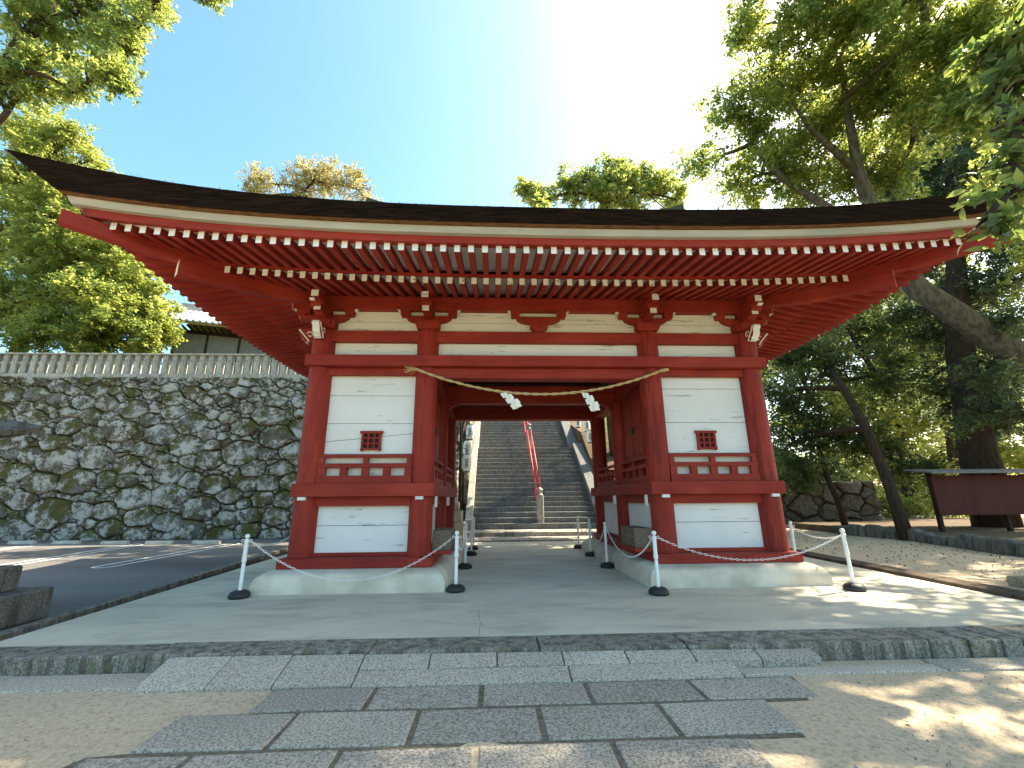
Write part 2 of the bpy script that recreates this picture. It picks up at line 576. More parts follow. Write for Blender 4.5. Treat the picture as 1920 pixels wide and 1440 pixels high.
# concrete platform with kerb stones in front
plat = MB()
plat.prism([(-6.03, SLAB_F), (6.30, SLAB_F), (6.62, 2.7), (6.95, SLAB_R), (-6.68, SLAB_R), (-6.5, 5.0)], 'z', -0.4, 0.0)
plat = struct(plat.build('concrete_platform', 'concrete', loc=(0, 0, 0)))


def roughbox(b, x0, x1, y0, y1, z0, z1, j=0.01, m=0):
    q = lambda: random.uniform(-j, j)
    b.hexa([(x0 + q(), y0 + q(), z0), (x1 + q(), y0 + q(), z0), (x1 + q(), y1 + q(), z0), (x0 + q(), y1 + q(), z0),
            (x0 + q(), y0 + q(), z1 + q() * .5), (x1 + q(), y0 + q(), z1 + q() * .5), (x1 + q(), y1 + q(), z1 + q() * .5), (x0 + q(), y1 + q(), z1 + q() * .5)], m)
    return b


def kf(x):                      # front line of the kerb, slightly askew as it is
    return -3.29 - 0.014 * x


for x0, x1 in [(-6.9, -5.5), (-5.5, -4.15), (-4.15, -2.07), (-2.07, -0.43), (-0.43, 1.03), (1.03, 3.48), (3.48, 3.87), (3.87, 4.2), (4.2, 4.42), (4.42, 5.3), (5.3, 6.3)]:
    b = MB()
    roughbox(b, x0 + .006, x1 - .006, kf((x0 + x1) / 2) - random.uniform(0, .012), SLAB_F - .005 + random.uniform(-.02, .0), -0.3, 0.004 + random.uniform(-.006, .004), 0.006)
    b.build('kerb_stone', 'kerbstone', plat, bevel=0.016)
# hairline cracks in the concrete
for pts in ([(-1.02, -2.86), (-1.035, -2.62), (-1.02, -2.4), (-1.05, -2.2), (-1.045, -2.0), (-1.08, -1.85), (-1.07, -1.7)],):
    b = MB()
    for (xa, ya), (xb, yb) in zip(pts, pts[1:]):
        b.add([(xa - .0018, ya, .004), (xa + .0018, ya, .004), (xb + .0018, yb, .004), (xb - .0018, yb, .004)], [(0, 1, 2, 3)])
    b.build('crack', 'gutter', plat, recalc=False)

# ramp of dressed stones against the kerb
rampo = struct(MB().box(-3.9, 2.2, -3.62, -3.36, -0.3, -0.165).build('ramp_bed', 'mortar', loc=(0, 0, 0)))


def ramp_stone(x0, x1, y0, y1, zb, zf):
    b = MB()
    q = lambda: random.uniform(-.004, .004)
    b.hexa([(x0, y0, -.3), (x1, y0, -.3), (x1, y1, -.3), (x0, y1, -.3), (x0, y0, zf + q()), (x1, y0, zf + q()), (x1, y1, zb + q()), (x0, y1, zb + q())])
    b.build('stone', 'ramp_stone', rampo, bevel=0.01)


def rz(y):
    return -0.045 - 0.30 * (-3.36 - y)


xs = [-3.93, -3.34, -2.78, -2.10, -1.475, -0.843, -0.22, 0.39, 1.03, 1.66, 2.24]
for i in range(len(xs) - 1):
    g = 0.005
    yk = kf((xs[i] + xs[i + 1]) / 2) - .012
    if i < 3:
        ramp_stone(xs[i] + g, xs[i + 1] - g, -3.66, yk, rz(yk), rz(-3.66))
    else:
        ramp_stone(xs[i] + g, xs[i + 1] - g, -3.475, yk, rz(yk), rz(-3.475))
for x0, x1 in [(-2.1, -0.19), (-0.19, 1.36)]:
    ramp_stone(x0 + .005, x1 - .005, -3.68, -3.483, rz(-3.483) - .004, rz(-3.68))
# border course on the ground left and right of the ramp
for x0, x1 in [(-7.0, -5.3), (-5.3, -3.95), (1.37, 3.3), (3.3, 5.2), (5.2, 7.2)]:
    b = MB()
    ya = -3.50 - 0.012 * x0
    roughbox(b, x0 + .006, x1 - .006, (-3.6 if x0 < 0 else -3.66), kf((x0 + x1) / 2) - .02 if x0 != 1.37 else -3.49, -.3, -.142, .006)
    b.build('border_stone', 'ramp_stone', rampo, bevel=0.01)

# approach path: staggered granite slabs
path = struct(MB().prism([(-2.75, -3.67), (1.8, -3.67), (1.7, -4.14), (1.22, -4.14), (1.22, -4.65), (.76, -4.65), (.7, -5.2), (.2, -9.5), (-4.6, -9.5), (-3.7, -5.15), (-3.45, -4.63), (-3.2, -4.6), (-3.2, -4.1), (-2.72, -4.1)], 'z', -0.3, -0.158).build('path', 'mortar', loc=(0, 0, 0)))
rows = [(-3.69, -4.085, -2.735), (-4.125, -4.605, -3.205), (-4.645, -5.12, -3.43), (-5.16, -5.64, -3.75), (-5.68, -6.2, -4.1), (-6.24, -6.75, -4.0), (-6.79, -7.3, -4.4)]
for ri, (ya, yb, xs0) in enumerate(rows):
    xe = [1.76, 1.26, 0.80, 0.55, 0.4, 0.3, 0.2][ri]
    k = 0
    x = xs0
    W = [0.88, 0.895, 0.885, 0.88, 0.9, 0.88, 0.89][ri]
    if ri == 2:
        xjs = [-3.43, -2.79, -1.86, -0.99, -0.10, 0.80]
    elif ri == 1:
        xjs = [-3.205, -2.35, -1.44, -0.53, 0.40, 1.26]
    elif ri == 0:
        xjs = [-2.735, -1.88, -0.98, -0.09, 0.83, 1.76]
    else:
        xjs = [xs0 + W * i for i in range(6)]
    for i in range(5):
        b = MB()
        g = 0.018
        roughbox(b, xjs[i] + (g if i else 0), xjs[i + 1] - (g if i < 4 else 0), yb, ya, -.3, -.147 + random.uniform(-.006, .006), .007)
        b.build('paving_slab', 'paving', path, bevel=0.013)

# car park on the left
asph = MB()
asph.prism([(-6.85, -2.7), (-7.2, 3), (-7.75, 8), (-8.2, 12.3), (-60, 12.3), (-60, -2.7)], 'z', -.35, -.12)
asph = struct(asph.build('car_park', 'asphalt', loc=(0, 0, 0)))
# kerb and gutter between slab and asphalt
kb = MB()
L0 = [(-6.03, -2.87), (-6.5, 5.0), (-6.68, 7.45)]
gut = MB()
for (xa, ya), (xb, yb) in zip(L0, L0[1:]):
    gut.hexa([(xa - .55, ya, -.4), (xa - .0, ya, -.4), (xb - .0, yb, -.4), (xb - .95 + (0 if yb < 6 else -.1), yb, -.4), (xa - .55, ya, -.16), (xa - .0, ya, -.16), (xb, yb, -.16), (xb - .95 + (0 if yb < 6 else -.1), yb, -.16)])
struct(gut.build('gutter', 'gutter', loc=(0, 0, 0)))
kerb = MB()
pa, pb = (-6.48, -2.87), (-7.32, 5.4)
nk = 7
kobj = None
for i in range(nk + 2):
    t0, t1 = i / nk, (i + 1) / nk
    xa, ya = pa[0] + (pb[0] - pa[0]) * t0, pa[1] + (pb[1] - pa[1]) * t0
    xb, yb = pa[0] + (pb[0] - pa[0]) * t1, pa[1] + (pb[1] - pa[1]) * t1 - .012
    b = MB().hexa([(xa - .17, ya, -.35), (xa, ya, -.35), (xb, yb, -.35), (xb - .17, yb, -.35), (xa - .17, ya, -.075), (xa, ya, -.075), (xb, yb, -.075), (xb - .17, yb, -.075)])
    if kobj is None:
        kobj = struct(b.build('kerb', 'kerbstone', loc=(0, 0, 0), bevel=.012))
    else:
        b.build('kerb_stone', 'kerbstone', kobj, bevel=.012)
# painted bay lines (double lines joined at the near end)


def bay(xa, ya, xb, yb):
    b = MB()
    z = -.116
    d = Vector((xb - xa, yb - ya)).normalized()
    nrm = Vector((d.y, -d.x))
    W, w = 0.17, 0.07
    outer, inner = [], []
    P = lambda u, v: (xa + d.x * u + nrm.x * v, ya + d.y * u + nrm.y * v, z)
    L = math.hypot(xb - xa, yb - ya)
    pts_o = [P(L, W + w)] + [P(W + w - (W + w) * math.cos(a), (W + w) * math.sin(a)) for a in np.linspace(math.pi / 2, -math.pi / 2, 13)] + [P(L, -W - w)]
    pts_i = [P(L, W)] + [P(W + w - W * math.cos(a), W * math.sin(a)) for a in np.linspace(math.pi / 2, -math.pi / 2, 13)] + [P(L, -W)]
    n = len(pts_o)
    b.add(pts_o + pts_i, [(i, i + 1, n + i + 1, n + i) for i in range(n - 1)])
    b.build('bay_line', 'line_paint', asph, recalc=False)


bay(-10.35, 3.5, -10.45, 9.6)
bay(-13.0, 3.2, -14.0, 10.0)
bay(-16.6, 4.0, -18.0, 10.4)
WS = [(-18.8, 10.25), (-17.0, 10.05), (-14.95, 9.7), (-13.2, 9.5), (-11.4, 9.3)]
desc = ['leftmost of the pale wheel stops along the stone wall', 'second pale wheel stop from the left along the stone wall', 'middle pale wheel stop along the stone wall',
        'second pale wheel stop from the gate along the stone wall', 'pale wheel stop nearest the gate on the car park']
for (x, y), dsc in zip(WS, desc):
    b = MB()
    b.prism([(-.08, 0), (.08, 0), (.055, .12), (-.055, .12)], 'x', -.48, .48)
    b.v = [(p[0] + x, p[1] + y, p[2] - .121) for p in b.v]
    tag(b.build('wheel_stop', 'wheelstop', bevel=.012), dsc, 'wheel stop', 'wheel stops in the car park')

# kerb on the right of the platform
kb = None
pa, pb = (6.33, -2.87), (6.98, 7.0)
for i in range(8):
    t0, t1 = i / 8, (i + 1) / 8
    xa, ya = pa[0] + (pb[0] - pa[0]) * t0, pa[1] + (pb[1] - pa[1]) * t0
    xb, yb = pa[0] + (pb[0] - pa[0]) * t1, pa[1] + (pb[1] - pa[1]) * t1 - .014
    b = MB().hexa([(xa, ya, -.35), (xa + .30, ya, -.35), (xb + .30, yb, -.35), (xb, yb, -.35), (xa, ya, .05), (xa + .30, ya, .075), (xb + .30, yb, .075), (xb, yb, .05)])
    if kb is None:
        kb = struct(b.build('yard_kerb', 'kerb_brown', loc=(0, 0, 0), bevel=.02))
    else:
        b.build('kerb_stone', 'kerb_brown', kb, bevel=.02)

# ---------------------------------------------------------------- dry stone walls (power diagram of stones)


def clip(poly, nx, ny, c):
    out = []
    for i in range(len(poly)):
        p, q = poly[i], poly[(i + 1) % len(poly)]
        dp, dq = nx * p[0] + ny * p[1] - c, nx * q[0] + ny * q[1] - c
        if dp <= 0:
            out.append(p)
        if dp * dq < 0:
            t = dp / (dp - dq)
            out.append((p[0] + (q[0] - p[0]) * t, p[1] + (q[1] - p[1]) * t))
    return out


def stone_cells(W, H, rmin, rmax, asp, tries, seed, wfun=None):
    rg = random.Random(seed)
    pts = []
    for k in range(tries):
        f = k / tries
        x, y = rg.uniform(0, W / asp), rg.uniform(0, H)
        big = rmin + (rmax - rmin) * (1 - f) ** 2.2
        r = max(rmin, big * rg.uniform(.55, 1.0)) * (wfun(y / H) if wfun else 1)
        if all((x - a) ** 2 + (y - c) ** 2 > (r + rr) ** 2 * 0.62 for a, c, rr in pts):
            pts.append((x, y, r))
    cells = []
    for i, (x, y, r) in enumerate(pts):
        poly = [(-.0, 0), (W / asp, 0), (W / asp, H), (0, H)]
        for j, (a, c, rr) in enumerate(pts):
            if i == j:
                continue
            d2 = (a - x) ** 2 + (c - y) ** 2
            if d2 > (3.2 * rmax) ** 2:
                continue
            nx, ny = a - x, c - y
            cc = (a * a + c * c - rr * rr - (x * x + y * y - r * r)) / 2
            poly = clip(poly, nx, ny, cc)
            if len(poly) < 3:
                break
        if len(poly) >= 3:
            cells.append([(u * asp, v) for u, v in poly])
    return cells


def shrink_round(poly, gap, rg):
    # inset towards the centroid by a fixed gap and cut the corners
    cx = sum(p[0] for p in poly) / len(poly)
    cy = sum(p[1] for p in poly) / len(poly)
    ins = []
    for p in poly:
        d = math.hypot(p[0] - cx, p[1] - cy)
        k = max(0.3, (d - gap * 1.4) / d) if d > 0 else 1
        ins.append((cx + (p[0] - cx) * k, cy + (p[1] - cy) * k))
    out = []
    n = len(ins)
    for i in range(n):
        p, a, q = ins[i - 1], ins[i], ins[(i + 1) % n]
        l1, l2 = math.hypot(p[0] - a[0], p[1] - a[1]), math.hypot(q[0] - a[0], q[1] - a[1])
        if l1 < .03 and l2 < .03:
            continue
        c = rg.uniform(.04, .16)
        out.append((a[0] + (p[0] - a[0]) * c, a[1] + (p[1] - a[1]) * c))
        out.append((a[0] + (q[0] - a[0]) * c, a[1] + (q[1] - a[1]) * c))
        if l2 > .22:
            f = rg.uniform(.35, .65)
            e = rg.uniform(-.045, .03) * min(1, l2 / .5)
            mx_, my_ = a[0] + (q[0] - a[0]) * f, a[1] + (q[1] - a[1]) * f
            dd = math.hypot(mx_ - cx, my_ - cy) + 1e-6
            out.append((mx_ + (mx_ - cx) / dd * e, my_ + (my_ - cy) / dd * e))
    return out, cx, cy


def stone_wall(name, x0, W, H, yb, batter, z0, cells, mat, seed, depth=(.05, .20), flip=False):
    rg = random.Random(seed)
    root = empty(name, (x0 + W / 2, yb, z0))
    back = MB()
    back.hexa([(x0, yb + .12, z0 - .3), (x0 + W, yb + .12, z0 - .3), (x0 + W, yb + 1.6, z0 - .3), (x0, yb + 1.6, z0 - .3),
               (x0, yb + .12 + batter * H, z0 + H), (x0 + W, yb + .12 + batter * H, z0 + H), (x0 + W, yb + 1.6 + batter * H, z0 + H), (x0, yb + 1.6 + batter * H, z0 + H)])
    back.build('wall_core', 'wall_gap', root)
    def area(p):
        return abs(sum(p[i - 1][0] * p[i][1] - p[i][0] * p[i - 1][1] for i in range(len(p)))) / 2
    cells = sorted(cells, key=area, reverse=True)
    small = MB()
    for ci, poly in enumerate(cells):
        o, cx, cy = shrink_round(poly, rg.uniform(.004, .018), rg)
        if len(o) < 4:
            continue
        size = max(p[0] for p in o) - min(p[0] for p in o)
        pd = rg.uniform(*depth) * min(1, .45 + size * .7)
        tx, tz = rg.uniform(-.12, .12), rg.uniform(-.12, .12)
        rings = []
        for k, dep in ((1.0, .28), (1.0, .01), (.97, -.55 * pd), (.86, -.95 * pd), (.45, -pd)):
            ring = []
            for p in o:
                jx = rg.uniform(-.07, .05) if k < 1 else 0
                u = cx + (p[0] - cx) * (k + jx)
                v = cy + (p[1] - cy) * (k + jx)
                yy = yb + batter * v + dep + (tx * (u - cx) + tz * (v - cy) if dep < 0.1 else 0) + rg.uniform(-.035, .035) * (dep < 0)
                ring.append((x0 + u, yy, z0 + v))
            rings.append(ring)
        b = MB() if ci < 285 else small
        b.loft(rings, caps=True)
        if ci < 285:
            b.build('stone', mat, root, smooth=True, autosmooth=32)
    if small.v:
        so = small.build('chink_stones', mat, root, smooth=True, autosmooth=32)
        so['kind'] = 'stuff'
    return root


YW = 11.6
cells = stone_cells(23.2, 7.15, .09, .66, 1.5, 12000, 5, lambda f: 1.0 - .5 * max(0, f - .6) / .4)
sw = stone_wall('stone_wall', -25.6, 23.2, 7.15, YW, .075, -.13, cells, 'wall_stone', 3)
tag(sw, 'tall mossy dry stone retaining wall behind the car park', 'stone wall')
print('wall stones', len(cells))
WT = YW + .075 * 7.15        # y of the wall's top edge
ZT = 7.02

# stone fence on the wall: base course, posts, through rail and coping
fence = empty('stone_fence', (-13, WT + .3, ZT))
b = MB()
x = -25.6
k = 0
while x < -3:
    x2 = min(x + random.uniform(1.6, 2.4), -2.6)
    b = MB()
    roughbox(b, x + .006, x2 - .006, WT - .06, WT + .5, ZT - .05, ZT + .16, .012)
    b.build('base_stone', 'fence_stone', fence, bevel=.015)
    x = x2
PZ0, PZ1 = ZT + .155, ZT + 1.12
b = MB()
b.prism([(-.09, -.13), (.09, -.13), (.13, -.09), (.13, .09), (.09, .13), (-.09, .13), (-.13, .09), (-.13, -.09)], 'z', PZ0, PZ1)
b.v = [(p[0] - 25.4, p[1] + WT + .2, p[2]) for p in b.v]
p0 = b.build('fence_post', 'fence_stone', fence, bevel=.01)
k = 1
while -25.4 + .425 * k < -3.0:
    c = link_copy(p0, fence, (.425 * k + random.uniform(-.012, .012), random.uniform(-.01, .01), random.uniform(-.01, .0)))
    k += 1
MB().box(-25.5, -2.9, WT + .165, WT + .235, ZT + .68, ZT + .80).build('rail', 'fence_stone', fence)
x = -25.6
while x < -3:
    x2 = min(x + random.uniform(1.9, 2.8), -2.6)
    b = MB()
    b.prism([(WT + .02, PZ1 + .0), (WT + .38, PZ1 + .0), (WT + .38, PZ1 + .07), (WT + .2, PZ1 + .13), (WT + .02, PZ1 + .07)], 'x', x + .004, x2 - .004)
    b.build('coping_stone', 'fence_stone', fence, bevel=.01)
    x = x2
tag(fence, 'pale stone post fence with coping on top of the mossy wall', 'fence')

# upper terrace, hill and far ground
tb = MB()
tb.box(-90, -2.45, WT + .55, 70, -.2, ZT + .02)
struct(tb.build('terrace', 'grass_mat', loc=(0, 0, 0)))
struct(grid_sheet('hillside', 5.2, 17.0, 12.75, 80, lambda x, y: 1.7 + max(0, min(1, (y - 12.7) / 9)) * (5.3 if x < 14 else 5.3 * max(0.12, 1 - (x - 14) / 14)) + .15 * math.sin(x) * math.sin(y * .7), 'grass_mat', 40, 40))
cells = stone_cells(12.3, 2.1, .25, .6, 1.25, 1500, 9)
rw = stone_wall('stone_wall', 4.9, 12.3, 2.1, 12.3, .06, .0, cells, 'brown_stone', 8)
tag(rw, 'low dark stone wall under the trees right of the gate', 'stone wall')
print('right wall stones', len(cells))

# ---------------------------------------------------------------- stairway behind the gate
st = empty('stone_stairway', (0.9, 10.5, 0))
tag(st, 'long flight of grey stone steps seen through the gate', 'stairway')
for x0, x1 in [(-2.3, -.9), (-.9, .4), (.4, 1.7), (1.7, 3.1), (3.1, 4.4)]:
    b = MB(); roughbox(b, x0 + .005, x1 - .005, 7.62, 8.95, -.3, .05, .004); b.build('landing_stone', 'pale_stone', st, bevel=.01)
for x0, x1 in [(-2.3, -.4), (-.4, 1.5), (1.5, 4.2)]:
    b = MB(); roughbox(b, x0 + .005, x1 - .005, 8.97, 10.52, -.3, .2, .004); b.build('landing_stone', 'pale_stone', st, bevel=.012)
XL, XR = -1.72, 3.45
def step(i, y, z, dy):
    b = MB()
    x = XL
    roughbox(b, XL, XR, y, y + dy, z - .3, z, .006)
    b.build('step', 'stair_stone', st, bevel=.018)
y, z = 10.5, .426
for i in range(18):
    step(i, y, z, .36 if i < 17 else 1.6)
    y += .30; z += .215
y += 1.15
for i in range(14):
    step(i, y, z, .36 if i < 13 else 3.0)
    y += .30; z += .215
ztop = z
# sloping side stones and banks
def slope_side(x0, x1, name, mat, up=.22):
    b = MB()
    prof = [(10.3, .2), (10.3, .55 + up * .3), (15.65, 4.18 + up), (16.75, 4.18 + up), (21, 7.2 + up), (23, 7.2 + up), (23, .2)]
    b.prism(prof, 'x', x0, x1)
    return b.build(name, mat, st, bevel=.02)
slope_side(-2.02, XL - .005, 'side_stone', 'pale_stone', .12)
slope_side(XR + .005, 4.0, 'side_stone', 'stair_stone', .16)
b = MB(); b.prism([(12.5, -.2), (12.5, 2.2), (16, 5.0), (24, 7.5), (30, 7.5), (30, -.2)], 'x', 4.02, 5.6)
b.build('bank', 'soil', st)
b = MB(); b.prism([(WT + .6, -.2), (WT + .6, 6.9), (30, 7.0), (30, -.2)], 'x', -2.44, -2.03)
b.build('bank', 'wall_stone', st)
b = MB(); b.box(-2.02, 4.0, 21.9, 40, -.2, ztop - .22); b.build('upper_landing', 'pale_stone', st)
# central handrail
hr = empty('stair_handrail', (1.08, 10.7, .4))
tag(hr, 'red centre handrail with pale stone posts climbing the steps', 'handrail')
def rail_post(y, z, h):
    b = MB()
    x = 1.09
    b.prism([(x - .11, y - .14), (x + .11, y - .14), (x + .14, y - .11), (x + .14, y + .11), (x + .11, y + .14), (x - .11, y + .14), (x - .14, y + .11), (x - .14, y - .11)], 'z', z - .1, z + h - .32)
    b.lathe([(.14, z + h - .33), (.10, z + h - .26), (.07, z + h - .22), (.11, z + h - .16), (.13, z + h - .1), (.10, z + h - .04), (.02, z + h)], x, y, 10)
    return b.build('stone_post', 'pale_stone', hr, smooth=True, autosmooth=40)
rail_post(10.85, .42, 1.45)
rail_post(15.95, 4.08, 1.42)
rail_post(20.9, 7.1, 1.42)
for dx in (-.10, .10):
    b = MB(); b.tube([(1.09 + dx, 10.95, 1.45), (1.09 + dx, 15.8, 5.05), (1.09 + dx, 16.9, 5.1), (1.09 + dx, 20.8, 7.95)], .026, 8); b.build('rail', 'rail_red', hr, smooth=True)
for yy, zz in [(11.9, 1.3), (13.1, 2.15), (14.3, 3.05), (15.2, 3.7), (17.8, 4.85), (19.3, 5.9)]:
    for dx in (-.10, .10):
        b = MB(); b.tube([(1.09 + dx, yy, zz - .1), (1.09 + dx, yy, zz + .88)], .02, 6); b.build('baluster', 'rail_red', hr, smooth=True)

# paper lanterns on poles by the steps
def paper_lantern(x, y, z, h, r, lab):
    root = empty('paper_lantern', (x, y, z))
    prof = [(r * .55, z + .03)]
    nb = 14
    for i in range(nb * 2 + 1):
        f = i / (nb * 2)
        rr = r * (.72 + .28 * math.sin(math.pi * f) ** .6) * (1.0 if i % 2 else .955)
        prof.append((rr, z + .05 + (h - .1) * f))
    prof.append((r * .55, z + h - .03))
    b = MB(); b.lathe(prof, x, y, 18); b.build('paper_body', 'paper', root, smooth=True)
    for za, zb in ((z, z + .05), (z + h - .05, z + h)):
        b = MB(); b.lathe([(r * .6, za), (r * .62, zb)], x, y, 16); b.build('rim', 'black_iron', root)
    # brushed strokes
    for k, f in enumerate((.62, .45, .30)):
        b = MB()
        for a0, a1, dz0, dz1 in ((-.35, .30, .0, .03), (-.05, .05, -.09, .07), (-.35, -.1, -.06, -.03), (.12, .36, -.03, -.08)):
            aa = np.linspace(a0, a1, 4)
            pts = [(x + (r + .006) * math.sin(a), y - (r + .006) * math.cos(a), z + h * f + dz0 + (dz1 - dz0) * i / 3) for i, a in enumerate(aa)]
            vs = pts + [(p[0], p[1], p[2] + .03) for p in pts]
            b.add(vs, [(i, i + 1, 5 + i, 4 + i) for i in range(3)])
        b.build('lettering', 'black_iron', root, recalc=False)
    tag(root, lab, 'paper lantern', 'paper lanterns beside the steps')
for i, (x, y, z) in enumerate([(-1.93, 9.35, 2.42), (-1.98, 10.35, 3.10), (-1.93, 11.35, 3.95)]):
    paper_lantern(x, y, z, .72, .19, 'white paper lantern left of the steps, ' + ['lowest', 'middle one', 'topmost'][i] + ' of three')
for i, (x, y, z) in enumerate([(3.85, 15.9, 5.22), (4.15, 15.0, 4.85), (4.1, 14.2, 4.15)]):
    paper_lantern(x, y, z, .68, .18, 'white paper lantern right of the steps, ' + ['farthest up', 'middle one', 'lowest'][i] + ' of three')
fr = empty('lantern_stand', (-2.12, 9.3, 0.2))
for x, y, z0, z1 in [(-2.18, 9.2, .2, 4.9), (-2.2, 11.45, .8, 5.4)]:
    b = MB(); b.tube([(x, y, z0), (x, y, z1)], .05, 8); b.build('pole', 'dark_wood', fr, smooth=True)
b = MB(); b.tube([(-2.18, 9.1, 3.25), (-2.2, 11.6, 4.8)], .025, 6); b.build('hanging_bar', 'dark_wood', fr, smooth=True)
for yy, zz in ((9.35, 3.30), (10.35, 3.95), (11.35, 4.68)):
    b = MB(); b.tube([(-2.19, yy, zz + .12), (-1.95, yy, zz + .02), (-1.95, yy, zz - .17)], .014, 5); b.build('hook', 'black_iron', fr)
tag(fr, 'dark poles and bar carrying the lanterns left of the steps', 'lantern stand')
fr = empty('lantern_stand', (4.3, 14.5, 4))
for y, z0, z1 in [(14.0, 2.6, 6.0), (16.1, 4.3, 7.2)]:
    b = MB(); b.tube([(4.32, y, z0), (4.32, y, z1)], .05, 8); b.build('pole', 'dark_wood', fr, smooth=True)
b = MB(); b.tube([(4.32, 13.9, 4.85), (4.32, 16.2, 6.1)], .025, 6); b.build('hanging_bar', 'dark_wood', fr, smooth=True)
tag(fr, 'dark poles carrying the lanterns right of the steps', 'lantern stand')
# stacked stone pedestal left of the steps, and a small stone lantern
pd = empty('stone_pedestal', (-2.4, 8.3, 0.05))
for dx, z0, z1 in ((.52, .052, .62), (.42, .625, 1.0), (.30, 1.005, 1.3)):
    b = MB(); roughbox(b, -2.42 - dx, -2.42 + dx, 8.35 - dx, 8.35 + dx, z0, z1, .008); b.build('block', 'warm_stone', pd, bevel=.02)
b = MB(); b.lathe([(.16, 1.3), (.19, 1.4), (.12, 1.5), (.15, 1.62), (.08, 1.75), (.02, 1.8)], -2.42, 8.35, 12); b.build('finial', 'warm_stone', pd, smooth=True)
tag(pd, 'stacked warm stone pedestal beside the foot of the steps', 'pedestal')

# ------------------------------------------------------------------ the gate
XO, XI, YM, YB = 4.14, 2.155, 2.195, 4.39
gate = empty('shrine_gate', (0, YM, 0))
tag(gate, 'vermilion wooden shrine gate with white panels and a dark curved bark roof', 'gate')


def part(b, name, mats, parent=gate, **k):
    return b.build(name, mats, parent, **k)


def kame(x0, x1, y0, y1):            # rounded plaster plinth
    prof = [(.25, -.02), (.25, .10), (.235, .17), (.20, .235), (.145, .285), (.07, .318), (-.02, .328)]
    rings = [[(x0 - e, y0 - e, z), (x1 + e, y0 - e, z), (x1 + e, y1 + e, z), (x0 - e, y1 + e, z)] for e, z in prof]
    b = MB().loft(rings)
    o = part(b, 'plinth', 'plaster', smooth=True, autosmooth=50)


for s in (-1, 1):
    xa, xb = sorted((s * 1.885, s * 4.385))
    kame(xa, xb, -.345, YB + .345)
    # sill frame and waist beam frame: front, back and both sides, butted
    for nm, x0, x1, y0, y1, z0, z1, w in (('sill_beam', xa, xb, -.345, YB + .345, .33, .48, .5), ('waist_beam', min(s * 1.905, s * 4.325), max(s * 1.905, s * 4.325), -.275, YB + .275, 1.46, 1.68, .42)):
        part(MB().box(x0, x1, y0, y0 + w, z0, z1), nm, 'red', bevel=.008)
        part(MB().box(x0, x1, y1 - w, y1, z0, z1), nm, 'red', bevel=.008)
        part(MB().box(x0, x0 + w, y0 + w + .002, y1 - w - .002, z0, z1 - .002), nm, 'red', bevel=.008)
        part(MB().box(x1 - w, x1, y0 + w + .002, y1 - w - .002, z0, z1 - .002), nm, 'red', bevel=.008)
    # raised floor inside
    part(MB().box(xa + .3, xb - .3, .1, YB - .1, 1.5, 1.6), 'floor_board', 'dark_wood')
    for xc, r in ((s * XO, .212), (s * XI, .206)):
        for yc in (0, YM, YB):
            b = MB().lathe([(r * 1.0, .48), (r, 1.46), (r, 3.8), (r, 4.50), (r * .93, 4.56), (r * .86, 4.58)], xc, yc, 28)
            part(b, 'column', 'red_cracked' if s > 0 and yc == 0 else 'red', smooth=True, autosmooth=50)
            # white painted tenon ends under the waist beam
            if yc == 0:
                part(MB().box(xc - .065, xc + .065, -.262, -.15, 1.405, 1.458), 'beam_end', 'white')
    for yc in (0, YM, YB):
        x = s * XI
        part(MB().box(x - s * .25 - .03, x - s * .25 + .03, yc - .03, yc + .03, 1.27, 1.457) if yc else MB().box(x - s * .25 - .02, x - s * .25 + .02, .04, .10, 1.27, 1.457), 'beam_end', 'white')


def planks(panel, T, a0, a1, z0, z1, joints, o, mat='white'):
    zs = [z0] + list(joints) + [z1]
    for k in range(len(zs) - 1):
        j = random.uniform(0, .006)
        zl = zs[k] if not isinstance(zs[k], tuple) else zs[k]
        g = .0045
        def zz(v, side):
            return v if not isinstance(v, tuple) else v[side]
        b = MB(T)
        A0, A1, B0, B1 = zz(zs[k], 0), zz(zs[k], 1), zz(zs[k + 1], 0), zz(zs[k + 1], 1)
        ga, gb = (g if k else 0), (g if k < len(zs) - 2 else 0)
        b.hexa([(a0, o + j, A0 + ga), (a1, o + j, A1 + ga), (a1, o - .03, A1 + ga), (a0, o - .03, A0 + ga),
                (a0, o + j, B0 - gb), (a1, o + j, B1 - gb), (a1, o - .03, B1 - gb), (a0, o - .03, B0 - gb)])
        b.build('plank', mat, panel)


def front(x, o, z):
    return (x, -o, z)


def back(x, o, z):
    return (x, YB + o, z)


def lefts(a, o, z):
    return (-XO - o, a, z)


def rights(a, o, z):
    return (XO + o, a, z)


def inner_l(a, o, z):
    return (-XI + o, a, z)


def inner_r(a, o, z):
    return (XI - o, a, z)


def balustrade(T, a0, a1, full=True):
    bal = MB(T).box(a0, a1, .04, .15, 1.682, 1.815).build('balustrade', 'red', gate, bevel=.006)
    MB(T).box(a0, a1, .05, .14, 1.955, 2.03).build('rail', 'red', bal, bevel=.006)
    MB(T).box(a0, a1, .055, .135, 2.13, 2.185).build('rail', 'red', bal, bevel=.006)
    n = 5
    for i in range(n):
        c = a0 + .07 + (a1 - a0 - .14) * i / (n - 1)
        MB(T).box(c - .062, c + .062, .06, .13, 1.816, 1.954).build('post', 'red', bal)
    for i in (0, 2, 4):
        c = a0 + .05 + (a1 - a0 - .10) * i / 4
        MB(T).box(c - .045, c + .045, .062, .128, 2.031, 2.129).build('post', 'red', bal)


